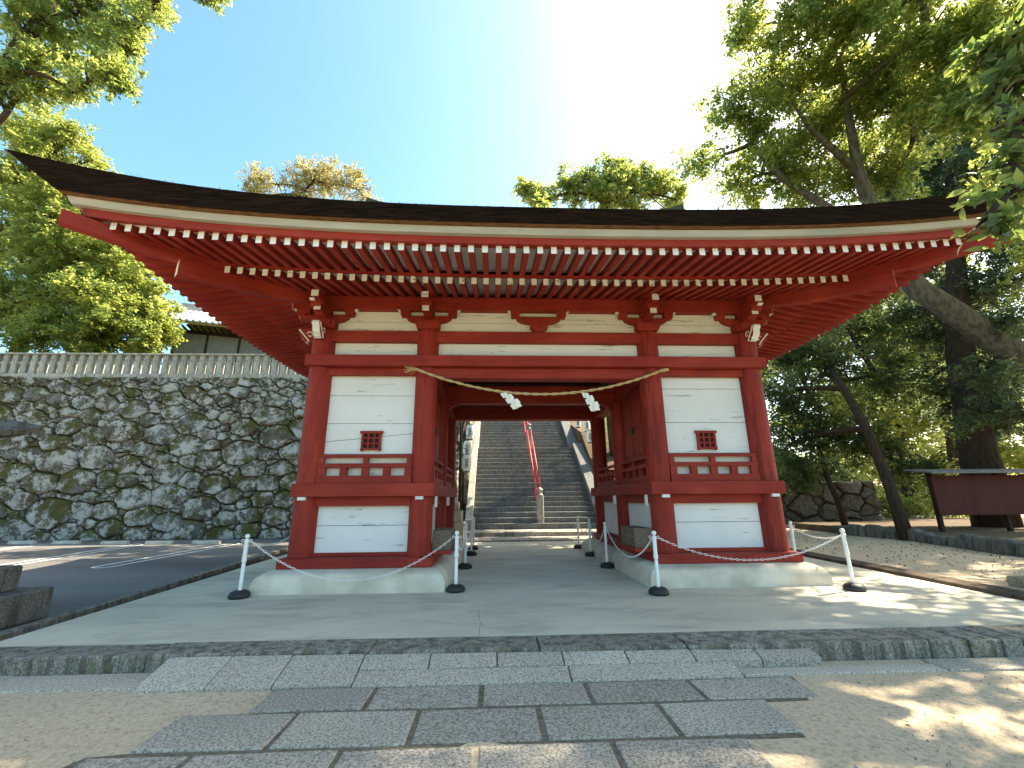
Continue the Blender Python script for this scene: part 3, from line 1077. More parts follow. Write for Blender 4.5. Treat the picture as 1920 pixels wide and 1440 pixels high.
def lattice(T, ac, zc):
    w, h = .175, .165
    lat = MB(T).box(ac - w, ac + w, .005, .015, zc - h, zc + h).build('lattice_window', 'dark_wood', gate)
    for k, (z0, z1, e) in enumerate(((zc + h - .035, zc + h + .012, .02), (zc - h - .004, zc - h + .03, .0))):
        MB(T).box(ac - w - e - .01, ac + w + e + .01, .015, .062, z0, z1).build('frame_bar', 'red', lat)
    for c in (-w + .018, w - .018):
        MB(T).box(ac + c - .02, ac + c + .02, .015, .058, zc - h - .022, zc + h - .036).build('frame_bar', 'red', lat)
    for c in (-w / 3 + .005, w / 3 - .005):
        MB(T).box(ac + c - .014, ac + c + .014, .015, .05, zc - h + .03, zc + h - .036).build('lattice_bar', 'red', lat)
        MB(T).box(ac - w + .039, ac + w - .039, .015, .045, zc + c * .92 - .013, zc + c * .92 + .013).build('lattice_bar', 'red', lat)


def bay_wall(T, a0, a1, jl, ju, lower=True, win=None, upper=True, upmat='white', kz=True):
    # a0..a1 between column centres
    c0, c1 = a0 + .20, a1 - .20
    if lower:
        pn = MB(T).box(c0 - .1, c1 + .1, -.08, -.045, .482, 1.459).build('wall_panel', 'dark_wood', gate)
        planks(pn, T, c0 - .06, c1 + .06, .50, 1.36, jl, .0)
        MB(T).box(c0 - .12, c1 + .12, .0, .07, .481, .54).build('tie_beam', 'red', gate, bevel=.005)
        MB(T).box(c0 - .12, c1 + .12, .005, .10, 1.30, 1.458).build('tie_beam', 'red', gate, bevel=.005)
    if upper:
        pn = MB(T).box(c0 - .1, c1 + .1, -.08, -.045, 1.681, 3.799).build('wall_panel', 'dark_wood', gate)
        planks(pn, T, c0 - .06, c1 + .06, 1.70, 3.72, ju, .0, upmat)
    balustrade(T, c0 - .03, c1 + .03)
    MB(T).box(c0 - .12, c1 + .12, .01, .11, 3.66, 3.798).build('tie_beam', 'red', gate, bevel=.005)
    if win is not None:
        lattice(T, win, 2.44)


bay_wall(front, -XO, -XI, [.975], [2.2, (2.42, 2.58), 2.76, 3.285], win=-3.10)
bay_wall(front, XI, XO, [.975], [2.2, 2.777, 3.436], win=3.11)
for T in (lefts, rights):
    for a0, a1 in ((0, YM), (YM, YB)):
        bay_wall(T, a0, a1, [.95], [2.3, 2.8, 3.3])
# inner sides towards the passage: lower panels, panelled doors in the front bay, open rear bay
for T, s in ((inner_l, -1), (inner_r, 1)):
    bay_wall(T, 0, YM, [], [2.4, 3.0], upmat='red')
    bay_wall(T, YM, YB, [], [], upper=False)
    d = MB(T).box(.45, 1.75, .01, .05, 2.2, 3.45).build('door', 'red', gate, bevel=.006)
    for a0, a1 in ((.50, 1.06), (1.13, 1.69)):
        for z0, z1 in ((2.27, 2.75), (2.83, 3.38)):
            MB(T).box(a0, a1, .051, .065, z0, z1).build('door_panel', 'red', d, bevel=.008)
    b = MB(T)
    b.box(1.03, 1.16, .066, .10, 2.72, 2.85)
    b.build('iron_fitting', 'black_iron', d, bevel=.01)
for s in (-1, 1):
    MB().box(s * 3.1 - .9, s * 3.1 + .9, YB - .02, YB + .06, .482, 1.45).build('wall_panel', 'white', gate)
    bal_T = back
    balustrade(back, min(s * XI, s * XO) + .18, max(s * XI, s * XO) - .18)
    # partition across the pavilion at the middle columns
    MB().box(min(s * XI, s * XO) + .18, max(s * XI, s * XO) - .18, YM - .04, YM + .04, 1.61, 3.8).build('partition_wall', 'red', gate)

# head beam all round, white frieze, tie beam, frieze with brackets, purlin
HB0, HB1 = 3.80, 4.01
part(MB().box(-4.355, 4.355, -.275, .05, HB0, HB1), 'head_beam', 'red', bevel=.008)
part(MB().box(-4.355, 4.355, YB - .05, YB + .275, HB0, HB1), 'head_beam', 'red', bevel=.008)
for s in (-1, 1):
    x0, x1 = sorted((s * 4.09, s * 4.352))
    part(MB().box(x0, x1, .052, YB - .052, HB0, HB1 - .002), 'head_beam', 'red', bevel=.008)
    x0, x1 = sorted((s * 2.0, s * 2.31))
    part(MB().box(x0, x1, .052, YB - .052, 3.62, 3.86), 'passage_beam', 'red', bevel=.008)
# under the head beam in the passage (recessed lintel), and the deeper lintels behind
part(MB().box(-XI + .1, XI - .1, -.14, .14, 3.60, 3.795), 'lintel', 'red', bevel=.006)
part(MB().box(-XI + .1, XI - .1, YM - .14, YM + .14, 3.60, 4.02), 'lintel', 'red', bevel=.006)
part(MB().box(-XI + .1, XI - .1, YB - .14, YB + .14, 3.60, 3.798), 'lintel', 'red', bevel=.006)
for yc in (YM,):
    for s in (-1, 1):
        xs = s * (XI - .2)
        pr = [(xs, 3.599), (xs - s * .22, 3.599), (xs - s * .19, 3.57), (xs - s * .10, 3.54), (xs - s * .05, 3.49), (xs, 3.45)]
        part(MB().prism(pr, 'y', yc - .07, yc + .07), 'corbel', 'red')
part(MB().box(-4.0, 4.0, .15, YB - .15, 4.42, 4.5), 'ceiling', 'dark_wood')
for k in range(9):
    y = .4 + k * .45
    part(MB().box(-XI + .22, XI - .22, y - .04, y + .04, 4.33, 4.419), 'ceiling_joist', 'dark_wood')

SIDES = [(front, XO, 'x', 0), (back, XO, 'x', 0), (lefts, YM, 'y', YM), (rights, YM, 'y', YM)]


def bracket(T, c, lower=True, strut=False, nose=True):
    """boat-shaped bracket arm on a bearing block; c = place along the wall"""
    b = MB(T)
    if strut:
        prof = [(c - .10, 4.552), (c + .10, 4.552), (c + .12, 4.60), (c + .17, 4.64), (c + .17, 4.745), (c - .17, 4.745), (c - .17, 4.64), (c - .12, 4.60)]
    else:
        prof = [(c - .185, 4.575), (c + .185, 4.575), (c + .225, 4.63), (c + .225, 4.74), (c - .225, 4.74), (c - .225, 4.63)]
    T2 = T

    def pr(poly, o0, o1, name, m='red'):
        bb = MB()
        vs = [T2(u, o0, v) for u, v in poly] + [T2(u, o1, v) for u, v in poly]
        n = len(poly)
        fs = [tuple(range(n - 1, -1, -1)), tuple(range(n, 2 * n))] + [(i, (i + 1) % n, n + (i + 1) % n, n + i) for i in range(n)]
        bb.add(vs, fs)
        return bb.build(name, m, gate if name == 'bracket' else root)

    root = None
    root = pr(prof, -.15, .19 if not strut else .15, 'bracket')
    w = .46
    arm = [(c - .24, 4.741), (c + .24, 4.741), (c + .34, 4.765), (c + .42, 4.81), (c + .455, 4.87), (c + .455, 4.90), (c - .455, 4.90), (c - .455, 4.87), (c - .42, 4.81), (c - .34, 4.765)]
    pr([(u, v if v < 4.88 else 4.862) for u, v in arm], -.07, .10, 'bracket_arm')
    offs = (-.46, .46) if strut else (-.46, 0, .46)
    for d in offs:
        hw = .085
        pr([(c + d - hw + .015, 4.863), (c + d + hw - .015, 4.863), (c + d + hw, 4.90), (c + d + hw, 4.988), (c + d - hw, 4.988), (c + d - hw, 4.90)], -.08, .115, 'bearing_block')
    # little white painted tips of the bracket ends
    for d in (-1, 1):
        pr([(c + d * .55, 4.955), (c + d * .565, 4.987), (c + d * .61, 4.99), (c + d * .60, 4.97)], .03, .12, 'painted_tip', 'white')
    if nose:
        # two beam noses running outwards with white painted ends
        for z0, z1, o1, hw in ((4.80, 4.905, .50, .065), (4.995, 5.12, .66, .068)):
            bb = MB(T)
            bb.box(c - hw, c + hw, .10, o1, z0, z1)
            bb.m[2 if False else 0] = 0
            ob = bb.build('beam_nose', 'red', root, bevel=.006)
            MB(T).box(c - hw + .003, c + hw - .003, o1 + .001, o1 + .007, z0 + .003, z1 - .003).build('painted_end', 'white_worn', root)
        MB(T).box(c - .11, c + .11, .30, .52, 4.906, 4.994).build('bearing_block', 'red', root, bevel=.01)
        MB(T).box(c - .10, c + .10, .42, .62, 5.122, 5.19).build('bearing_block', 'red', root, bevel=.01)


for T, half, ax, ctr in SIDES:
    cols = [-XO, -XI, XI, XO] if ax == 'x' else [0, YM, YB]
    for a, c in zip(cols, cols[1:]):
        pn = MB(T).box(a + .1, c - .1, -.1, -.05, 4.0, 5.0).build('frieze_panel', 'dark_wood', gate)
        MB(T).box(a + .1, c - .1, -.05, -.01, 4.012, 4.34).build('plank', 'white_worn', pn)
        MB(T).box(a + .1, c - .1, -.05, -.015, 4.54, 4.765).build('plank', 'white_worn', pn)
        MB(T).box(a + .1, c - .1, -.05, -.012, 4.772, 5.0).build('plank', 'white_worn', pn)
        MB(T).box(a + .15, c - .15, -.049, .11, 4.33, 4.551).build('tie_beam', 'red', gate, bevel=.006)
    ext = XO if ax == 'x' else None
    lo, hi = cols[0] - .75, cols[-1] + .75
    if ax == 'y':
        MB(T).box(cols[0] + .02, cols[-1] - .02, -.11, .125, 4.991, 5.27).build('purlin', 'red', gate, bevel=.006)
    else:
        MB(T).box(lo + .5, hi - .5, -.11, .13, 4.99, 5.272).build('purlin', 'red', gate, bevel=.006)
    for c in cols:
        bracket(T, c)
    if ax == 'x':
        bracket(T, 0.0, strut=True, nose=False)

# carved noses (kibana) of the tie beams at the corners


def scroll(T, c, o, z, s=1):
    pts = []
    for k in range(22):
        f = k / 21
        a = f * 4.4 + .6
        r = .052 * (1 - f * .72)
        pts.append(T(c, o - .03 + r * math.cos(a), z + .02 + r * math.sin(a)))
    return pts


for T, cs in ((front, (-XO, XO)), (back, (-XO, XO)), (lefts, (0, YB)), (rights, (0, YB))):
    for c in cs:
        prof = [(.18, 4.31), (.30, 4.31), (.36, 4.335), (.385, 4.375), (.43, 4.40), (.455, 4.455), (.45, 4.50), (.485, 4.525), (.50, 4.56), (.48, 4.60), (.18, 4.60)]
        b = MB()
        n = len(prof)
        hw = .065
        vs = [T(c - hw, u, v) for u, v in prof] + [T(c + hw, u, v) for u, v in prof]
        fs = [tuple(range(n - 1, -1, -1)), tuple(range(n, 2 * n))] + [(i, (i + 1) % n, n + (i + 1) % n, n + i) for i in range(n)]
        ms = [0, 0] + [1 if 1 <= i <= 8 else 0 for i in range(n)]
        b.add(vs, fs, ms)
        nz = b.build('carved_nose', ['red', 'white_worn'], gate)
        for sd in (-1, 1):
            e = c + sd * (hw + .004)
            b = MB()
            b.tube([T(e, .26 + .07 * math.cos(a) * (1 - a / 9), 4.47 + .07 * math.sin(a) * (1 - a / 9)) for a in np.linspace(.4, 6.0, 18)], .011, 5)
            b.tube([T(e, u, v) for u, v in ((.47, 4.575), (.40, 4.50), (.34, 4.43), (.29, 4.37), (.27, 4.33))], [.02, .014, .014, .016, .022], 5)
            b.build('painted_scroll', 'white', nz, smooth=True)

# ------------------------------------------------------------------ roof and eaves
def sidepoint(k, a, o, z):
    return SIDES[k][0](a + SIDES[k][3], o, z)


def half(k):
    return SIDES[k][1]


def rise(o):
    return .28 * max(0, o) / 2.35


def fz(s):
    return abs(s) ** 2.6


def zl(o):
    return 5.27 - .27 * o


def zu(o):
    return 5.06 - .17 * (o - 1.35)


# bark covering: four curved slopes, thick edge, gables and ridge
ZE = 5.37


def hroof(u):
    return .50 * u + .045 * u * u


def slope(k, o_end, nw=14, ns=44):
    b = MB()
    rows_ = []
    for iw in range(nw + 1):
        wv = iw / nw
        o = 2.75 + (o_end - 2.75) * wv
        row = []
        for js in range(ns + 1):
            s = -1 + 2 * js / ns
            fl = .34 * abs(s) ** 6 * (1 - wv) ** 3
            hl = max(half(k) + o, 4.0 if k < 2 else 0) + fl
            z = ZE + hroof(2.75 - o) + .46 * fz(s) * (1 - wv) ** 2.2
            row.append(sidepoint(k, s * hl, o + fl, z))
        rows_.append(row)
    n = ns + 1
    b.add([p for r in rows_ for p in r], [(i * n + j, i * n + j + 1, (i + 1) * n + j + 1, (i + 1) * n + j) for i in range(nw) for j in range(ns)])
    return b


roof = slope(0, -YM).build('roof', 'bark_top', gate, smooth=True, recalc=False)
slope(1, -YM).build('roof_slope', 'bark_top', roof, smooth=True, recalc=False)
slope(2, -.14).build('roof_slope', 'bark_top', roof, smooth=True, recalc=False)
slope(3, -.14).build('roof_slope', 'bark_top', roof, smooth=True, recalc=False)
for s in (-1, 1):
    ys = np.linspace(.14, YB - .14, 15)
    prof = [(y, ZE + hroof(2.75 + min(y, YB - y)) - .03) for y in ys] + [(YB - .14, 6.9), (.14, 6.9)]
    MB().prism(prof, 'x', s * 3.78, s * 3.86).build('gable_board', 'red', roof)
b = MB()
rr = []
for js in range(25):
    s = -1 + 2 * js / 24
    z = 8.60 + .27 * abs(s) ** 7
    rr.append([(s * 4.25, YM - .34, z), (s * 4.25, YM + .34, z), (s * 4.25, YM + .28, z + .26), (s * 4.25, YM + .12, z + .33), (s * 4.25, YM - .12, z + .33), (s * 4.25, YM - .28, z + .26)])
b.loft(rr)
b.build('ridge', 'bark_top', roof)


def eave_loft(k, prof, name, mats, ns=48, zr=None, flare=.22, m=0, s_lim=1.0):
    """prof: list of (o, z, rise_at_corner, flare_factor); swept along side k with mitred ends"""
    rings = []
    for js in range(ns + 1):
        s = (-1 + 2 * js / ns) * s_lim
        ring = []
        for o, z, rs, ff in prof:
            fl = flare * ff * abs(s) ** 6
            ring.append(sidepoint(k, s * (half(k) + o + fl), o + fl, z + rs * fz(s)))
        rings.append(ring)
    b = MB()
    b.loft(rings, m=m)
    return b.build(name, mats, roof, smooth=True, autosmooth=35)


for k in range(4):
    eave_loft(k, [(2.45, 5.245, .31, .5), (2.60, 5.225, .31, .55), (2.75, 5.375, .462, 1.545), (2.3, 5.52, .35, .8)], 'bark_edge', 'bark')
    eave_loft(k, [(2.42, 5.20, .305, .5), (2.56, 5.195, .305, .52), (2.585, 5.226, .31, .54), (2.45, 5.246, .31, .5)], 'bark_edge_lining', 'bark_under')
    eave_loft(k, [(2.36, 5.095, .30, .4), (2.50, 5.10, .30, .45), (2.53, 5.196, .305, .5), (2.36, 5.20, .305, .45)], 'eave_lining_board', 'uraita')
    eave_loft(k, [(2.28, 5.01, .285, .3), (2.42, 4.995, .285, .35), (2.43, 5.094, .295, .38), (2.28, 5.10, .295, .34)], 'eave_fascia', 'red')
    eave_loft(k, [(1.18, 5.075, .145, 0), (1.37, 5.03, .165, 0), (1.37, 5.085, .165, 0), (1.18, 5.12, .145, 0)], 'inner_fascia', 'red')
    for (o0, o1, zf, th, nm) in ((-.13, 1.30, zl, .12, 'soffit_board'), (1.25, 2.36, zu, .115, 'soffit_board')):
        b = MB()
        ns, no = 40, 5
        vs = []
        for i in range(no + 1):
            o = o0 + (o1 - o0) * i / no
            for j in range(ns + 1):
                s = -1 + 2 * j / ns
                vs.append(sidepoint(k, s * (half(k) + o), o, zf(o) + th + .004 + rise(o) * fz(s)))
        n = ns + 1
        b.add(vs, [(i * n + j, i * n + j + 1, (i + 1) * n + j + 1, (i + 1) * n + j) for i in range(no) for j in range(ns)])
        b.build(nm, 'soffit', roof, smooth=True, recalc=False)

SPC = .2035


def rafter_geo(b, k, a, o0, o1, zf, hgt, w):
    z0 = zf(o0) + rise(o0) * fz(min(1, abs(a) / (half(k) + max(o0, .01))))
    z1 = zf(o1) + rise(o1) * fz(min(1, abs(a) / (half(k) + o1)))
    h = w / 2
    P = lambda da, o, z: sidepoint(k, a + da, o, z)
    b.hexa([P(-h, o0, z0), P(h, o0, z0), P(h, o1, z1), P(-h, o1, z1), P(-h, o0, z0 + hgt), P(h, o0, z0 + hgt), P(h, o1, z1 + hgt), P(-h, o1, z1 + hgt)])
    b.m[-6:] = [0, 0, 0, 0, 1, 0]
    return b


def rafters(k, single=True):
    for nm, o_in, o_out, zf, hgt, w, lim in (('base_rafter', -.12, 1.35, zl, .12, .088, 1.35), ('flying_rafter', 1.05, 2.35, zu, .115, .085, 2.35)):
        nmax = int((half(k) + lim - .05) / SPC)
        big = MB()
        for i in range(-nmax, nmax + 1):
            a = i * SPC
            o0 = max(o_in, abs(a) - half(k) + .07)
            if o0 > o_out - .08:
                continue
            fl = .03 * (abs(a) / (half(k) + lim)) ** 6
            b = big if not single else MB()
            rafter_geo(b, k, a, o0, o_out + fl, zf, hgt, w)
            if single:
                mk = 'white_marked' if (nm == 'base_rafter' and i % 4 == 1 and abs(i) < 14) else 'white'
                b.build(nm, ['red', mk], roof)
        if not single:
            ob = big.build('rafter_row', ['red', 'white'], roof)
            ob['kind'] = 'stuff'


rafters(0)
rafters(2)
rafters(3)
rafters(1, single=False)
# hip rafters at the four corners, in two stages
for sx in (-1, 1):
    for sy in (-1, 1):
        def HP(d, w, z):
            # d outwards along the diagonal, w across
            x = sx * (XO + d) + sx * w * .7071
            y = (-d if sy < 0 else YB + d) + (w * .7071 if sy < 0 else -w * .7071)
            return (x, y, z)
        for nm, d0, d1, z0, z1, hgt, w in (('hip_rafter', -.1, 1.70, 5.12, 4.80, .27, .085), ('hip_rafter', 1.2, 2.64, 5.10, 5.05, .20, .08)):
            b = MB()
            zc = z0 + (z1 - z0) * .5 - .06
            dm = (d0 + d1) / 2
            rings = []
            for d, z in ((d0, z0), (dm, zc), (d1, z1)):
                rings.append([HP(d, -w, z), HP(d, w, z), HP(d, w, z + hgt), HP(d, -w, z + hgt)])
            b.loft(rings)
            b.m[-1] = 1 if d1 < 2 else 0
            b.build(nm, ['red', 'white'], roof, bevel=.006)

# ------------------------------------------------------------------ things at the gate
# straw rope
def sag(p, q, drop, n):
    p, q = Vector(p), Vector(q)
    out = []
    for i in range(n + 1):
        f = i / n
        v = p.lerp(q, f)
        v.z -= drop * 4 * f * (1 - f)
        out.append(v)
    return out


rope = empty('straw_rope', (0, -.33, 3.7))
base_p = sag((-2.30, -.325, 3.715), (2.27, -.325, 3.71), .465, 150)
for st_k in range(2):
    b = MB()
    pts = []
    for i, p in enumerate(base_p):
        a = i * .55 + st_k * math.pi
        thick = .013
        pts.append((p.x, p.y + thick * math.cos(a), p.z + thick * math.sin(a)))
    b.tube(pts, .0155, 6, jit=.08)
    b.build('strand', 'rope', rope, smooth=True)
b = MB()
for k in range(26):
    a = random.uniform(-1, 1)
    c = random.uniform(-1, 1)
    L = random.uniform(.10, .24)
    b.tube([(-2.26, -.325 + c * .015, 3.71 + a * .015), (-2.30 - L * .5, -.325 + c * .03, 3.715 + a * .035), (-2.30 - L, -.325 + c * .06, 3.70 + a * .09)], [.006, .005, .003], 4)
b.build('frayed_end', 'rope', rope)
b = MB()
b.tube([(2.24, -.325, 3.70), (2.36, -.325, 3.728), (2.40, -.32, 3.73)], [.032, .03, .026], 8, jit=.1)
b.build('bound_end', 'rope', rope, smooth=True)
tag(rope, 'twisted straw rope slung across the gateway between the inner columns', 'rope')


def shide(x, z, tilt, lab):
    """zigzag folded paper streamer: strips stepping sideways, two layers"""
    root = empty('paper_streamer', (x, -.325, z))
    b = MB(); b.tube([(x, -.325, z + .035), (x + .01, -.328, z - .03)], .006, 5); b.build('string', 'paper', root)
    for side in (0, 1):
        b = MB()
        tl = tilt + side * .10
        c, sn = math.cos(tl), math.sin(tl)
        for k in range(5):
            ww = .060 + .008 * k
            u0 = .020 * k + (.034 if k % 2 else 0) + side * .045
            v0 = -.066 * k - side * .02
            hh = .098
            oy = -.325 - .012 * (k % 2) - .022 * side
            quad = [(u0, v0), (u0 + ww, v0 - .012), (u0 + ww + .022, v0 - hh - .012), (u0 + .022, v0 - hh)]
            P = [(x - .02 + u * c - v * sn, z - .01 + u * sn + v * c) for u, v in quad]
            b.hexa([(P[0][0], oy, P[0][1]), (P[1][0], oy - .012, P[1][1]), (P[2][0], oy + .014, P[2][1]), (P[3][0], oy, P[3][1]),
                    (P[0][0], oy + .003, P[0][1]), (P[1][0], oy - .009, P[1][1]), (P[2][0], oy + .017, P[2][1]), (P[3][0], oy + .003, P[3][1])])
        b.build('folded_paper', 'paper', root)
    tag(root, lab, 'paper streamer', 'paper streamers on the rope')


shide(-.745, 3.265, .40, 'white zigzag paper streamer hanging left of the middle of the rope')
shide(.752, 3.285, .14, 'white zigzag paper streamer hanging right of the middle of the rope')

# offering boxes on little red shelves inside the passage
for s, lab in ((-1, 'weathered wooden offering box against the left pier in the passage'), (1, 'weathered wooden offering box against the right pier in the passage')):
    x0, x1 = sorted((s * 1.62, s * 1.94))
    y0, y1 = .02, .86
    z0, z1 = .555, .875
    MB().box(min(s * 1.60, s * 1.95), max(s * 1.60, s * 1.95), -.02, .90, .485, .55).build('box_shelf', 'red', gate, bevel=.005)
    bx = empty('offering_box', ((x0 + x1) / 2, .44, z0))
    MB().box(x0, x1, y0, y1, z0, z0 + .02).build('bottom_board', 'box_wood', bx)
    for a0, a1, c0, c1 in ((x0, x1, y0, y0 + .025), (x0, x1, y1 - .025, y1), (x0, x0 + .025, y0 + .026, y1 - .026), (x1 - .025, x1, y0 + .026, y1 - .026)):
        MB().box(a0, a1, c0, c1, z0 + .021, z1).build('side_board', 'box_wood', bx, bevel=.004)
    for k in range(7):
        yy = y0 + .08 + k * (y1 - y0 - .16) / 6
        MB().box(x0 + .026, x1 - .026, yy - .018, yy + .018, z1 - .045, z1 - .012).build('slat', 'box_wood', bx)
    tag(bx, lab, 'offering box', 'offering boxes')

# barrier posts
POSTS = [(-4.68, -.75, 'white barrier post at the outer front corner of the left plinth'),
         (-1.47, -.55, 'white barrier post at the inner front corner of the left plinth'),
         (-1.47, 1.80, 'white barrier post second into the passage on the left'),
         (-1.45, 4.00, 'white barrier post third into the passage on the left'),
         (-1.45, 5.30, 'white barrier post farthest into the passage on the left'),
         (-5.30, 2.60, 'white barrier post mostly hidden behind the left corner column'),
         (1.60, -1.02, 'white barrier post at the inner front corner of the right plinth'),
         (1.50, 1.62, 'white barrier post second into the passage on the right'),
         (1.57, 3.52, 'white barrier post third into the passage on the right'),
         (1.60, 5.25, 'white barrier post farthest into the passage on the right'),
         (4.68, -.97, 'slightly leaning white barrier post at the outer corner of the right plinth'),
         (5.36, 1.30, 'white barrier post behind the right corner column by the yard')]
proto = empty('barrier_post', (POSTS[0][0], POSTS[0][1], 0))
x, y = POSTS[0][:2]
b = MB().lathe([(.135, .001), (.150, .02), (.148, .05), (.125, .085), (.085, .105), (.04, .11)], x, y, 20); b.build('rubber_base', 'black_rubber', proto, smooth=True, autosmooth=60)
b = MB().lathe([(.027, .108), (.027, .47), (.024, .475), (.024, .50), (.034, .505), (.034, .56), (.030, .57), (.030, .80), (.036, .803), (.036, .82), (.022, .825), (.018, .838)], x, y, 14); pl = b.build('pole', 'white_plastic', proto, smooth=True, autosmooth=40)
b = MB().lathe([(.012, .836), (.030, .848), (.038, .872), (.030, .897), (.006, .908)], x, y, 14); b.build('ball_top', 'white_plastic', pl, smooth=True)
b = MB()
for sg in (-1, 1):
    b.tube([(x + sg * (.036 + .02 + .02 * math.cos(a)), y, .811 + .02 * math.sin(a)) for a in np.linspace(0, 6.28, 10)], .005, 5)
b.build('hook_ring', 'white_plastic', pl)
proto['label'] = POSTS[0][2]
proto['category'] = 'barrier post'
proto['group'] = 'white barrier posts round the plinths'
for x, y, lab in POSTS[1:]:
    c = copy_tree(proto, None, (x, y, 0), random.uniform(0, 3))
    c['label'] = lab
    if 'leaning' in lab:
        c.rotation_euler = (0, R(-2.2), .4)

# chains of open links


def chain(i, j, drop, lab):
    p = Vector((POSTS[i][0], POSTS[i][1], .80))
    q = Vector((POSTS[j][0], POSTS[j][1], .80))
    d = (q - p); d.z = 0; d.normalize()
    p, q = p + d * .07, q - d * .07
    fine = sag(p, q, drop, 240)
    acc, last, pts = 0, fine[0], [fine[0]]
    pitch = .040
    for f in fine[1:]:
        if (f - pts[-1]).length >= pitch:
            pts.append(f)
    b = MB()
    for k in range(len(pts) - 1):
        a, c = pts[k], pts[k + 1]
        t = (c - a).normalized()
        u = t.cross(Vector((0, 0, 1))).normalized()
        if k % 2:
            u = t.cross(u).normalized()
        nrm = t.cross(u)
        m = (a + c) / 2
        L, W, r = .030, .0125, .0042
        loop = [m + t * (L * math.cos(x)) + u * (W * math.copysign(abs(math.sin(x)) ** .6, math.sin(x))) for x in np.linspace(0, 2 * math.pi, 9)[:-1]]
        rings = []
        for h in range(8):
            dirv = (loop[(h + 1) % 8] - loop[h - 1]).normalized()
            s1 = dirv.cross(nrm).normalized()
            rings.append([tuple(loop[h] + s1 * r * math.cos(z) + nrm * r * math.sin(z)) for z in (0.8, 2.37, 3.94, 5.5)])
        rings.append(rings[0])
        b.loft(rings, caps=False)
    o = b.build('barrier_chain', 'white_plastic', loc=p, recalc=False)
    tag(o, lab, 'chain', 'white plastic chains')


chain(0, 1, .60, 'white chain sagging low across the front of the left plinth')
chain(1, 2, .30, 'white chain on the left of the passage, nearest the front')
chain(2, 3, .30, 'white chain on the left of the passage, second span inwards')
chain(3, 4, .25, 'white chain on the left of the passage, innermost span')
chain(0, 5, .18, 'white chain running back past the left corner column')
chain(6, 10, .34, 'white chain sagging across the front of the right plinth')
chain(6, 7, .42, 'white chain on the right of the passage, nearest the front')
chain(7, 8, .36, 'white chain on the right of the passage, second span inwards')
chain(8, 9, .30, 'white chain on the right of the passage, innermost span')
chain(10, 11, .12, 'white chain running back on the yard side of the right plinth')

# ------------------------------------------------------------------ left stone lantern (mostly outside the frame), right stone block
lx, ly = -8.1, -2.35
ln = empty('stone_lantern', (lx, ly, -.12))
for h, z0, z1 in ((1.15, -.118, .28), (.90, .282, .60), (.62, .602, .85)):
    b = MB(); roughbox(b, lx - h, lx + h, ly - h, ly + h, z0, z1, .012); b.build('base_block', 'lantern_stone', ln, bevel=.03)
b = MB().lathe([(.30, .85), (.34, .90), (.25, .96), (.22, 1.2), (.25, 1.42), (.34, 1.48), (.30, 1.52)], lx, ly, 16); b.build('shaft', 'lantern_stone', ln, smooth=True, autosmooth=50)
b = MB().lathe([(.30, 1.522), (.50, 1.66), (.52, 1.76), (.45, 1.78)], lx, ly, 6); b.build('platform', 'lantern_stone', ln)
fb = MB().box(lx - .24, lx + .24, ly - .24, ly + .24, 1.782, 2.22).build('fire_box', 'lantern_stone', ln, bevel=.02)
for T in ((1, 0), (-1, 0), (0, 1), (0, -1)):  # dark plates on solid faces, painting the shade of hollow windows
    if T[0]:
        MB().box(min(lx + T[0] * .235, lx + T[0] * .245), max(lx + T[0] * .235, lx + T[0] * .245), ly - .11, ly + .11, 1.88, 2.14).build('painted_opening', 'black_iron', fb)
    else:
        MB().box(lx - .11, lx + .11, min(ly + T[1] * .235, ly + T[1] * .245), max(ly + T[1] * .235, ly + T[1] * .245), 1.88, 2.14).build('painted_opening', 'black_iron', fb)
rings = []
for lvl, (h, z, lift) in enumerate(((.45, 2.222, 0), (.66, 2.26, .10), (.70, 2.33, .13), (.42, 2.50, .03), (.18, 2.70, 0), (.12, 2.74, 0))):
    ring = []
    for i in range(32):
        a = i / 32 * 4
        sd, f = int(a), a - int(a)
        u = -1 + 2 * f
        cr = abs(u) ** 4
        hh = h * (1 + .14 * cr * (lift > 0))
        P = [(u * hh, -hh), (hh, u * hh), (-u * hh, hh), (-hh, -u * hh)][sd]
        ring.append((lx + P[0], ly + P[1], z + lift * cr))
    rings.append(ring)
MB().loft(rings).build('roof_stone', 'lantern_stone', ln, smooth=True, autosmooth=45)
b = MB().lathe([(.13, 2.74), (.16, 2.80), (.10, 2.86), (.15, 2.95), (.14, 3.03), (.02, 3.16)], lx, ly, 12); b.build('jewel', 'lantern_stone', ln, smooth=True)
tag(ln, 'large weathered stone lantern at the left edge, only base and roof tip showing', 'stone lantern')
sb = empty('stone_marker', (7.7, -1.75, 0))
for h, z0, z1 in ((.62, -.1, .19), (.45, .192, .40)):
    b = MB(); roughbox(b, 7.66 - h, 7.66 + h, -1.7 - h, -1.7 + h, z0, z1, .012); b.build('base_block', 'warm_stone', sb, bevel=.025)
tag(sb, 'two-tier brown stone block at the right edge of the yard', 'stone block')

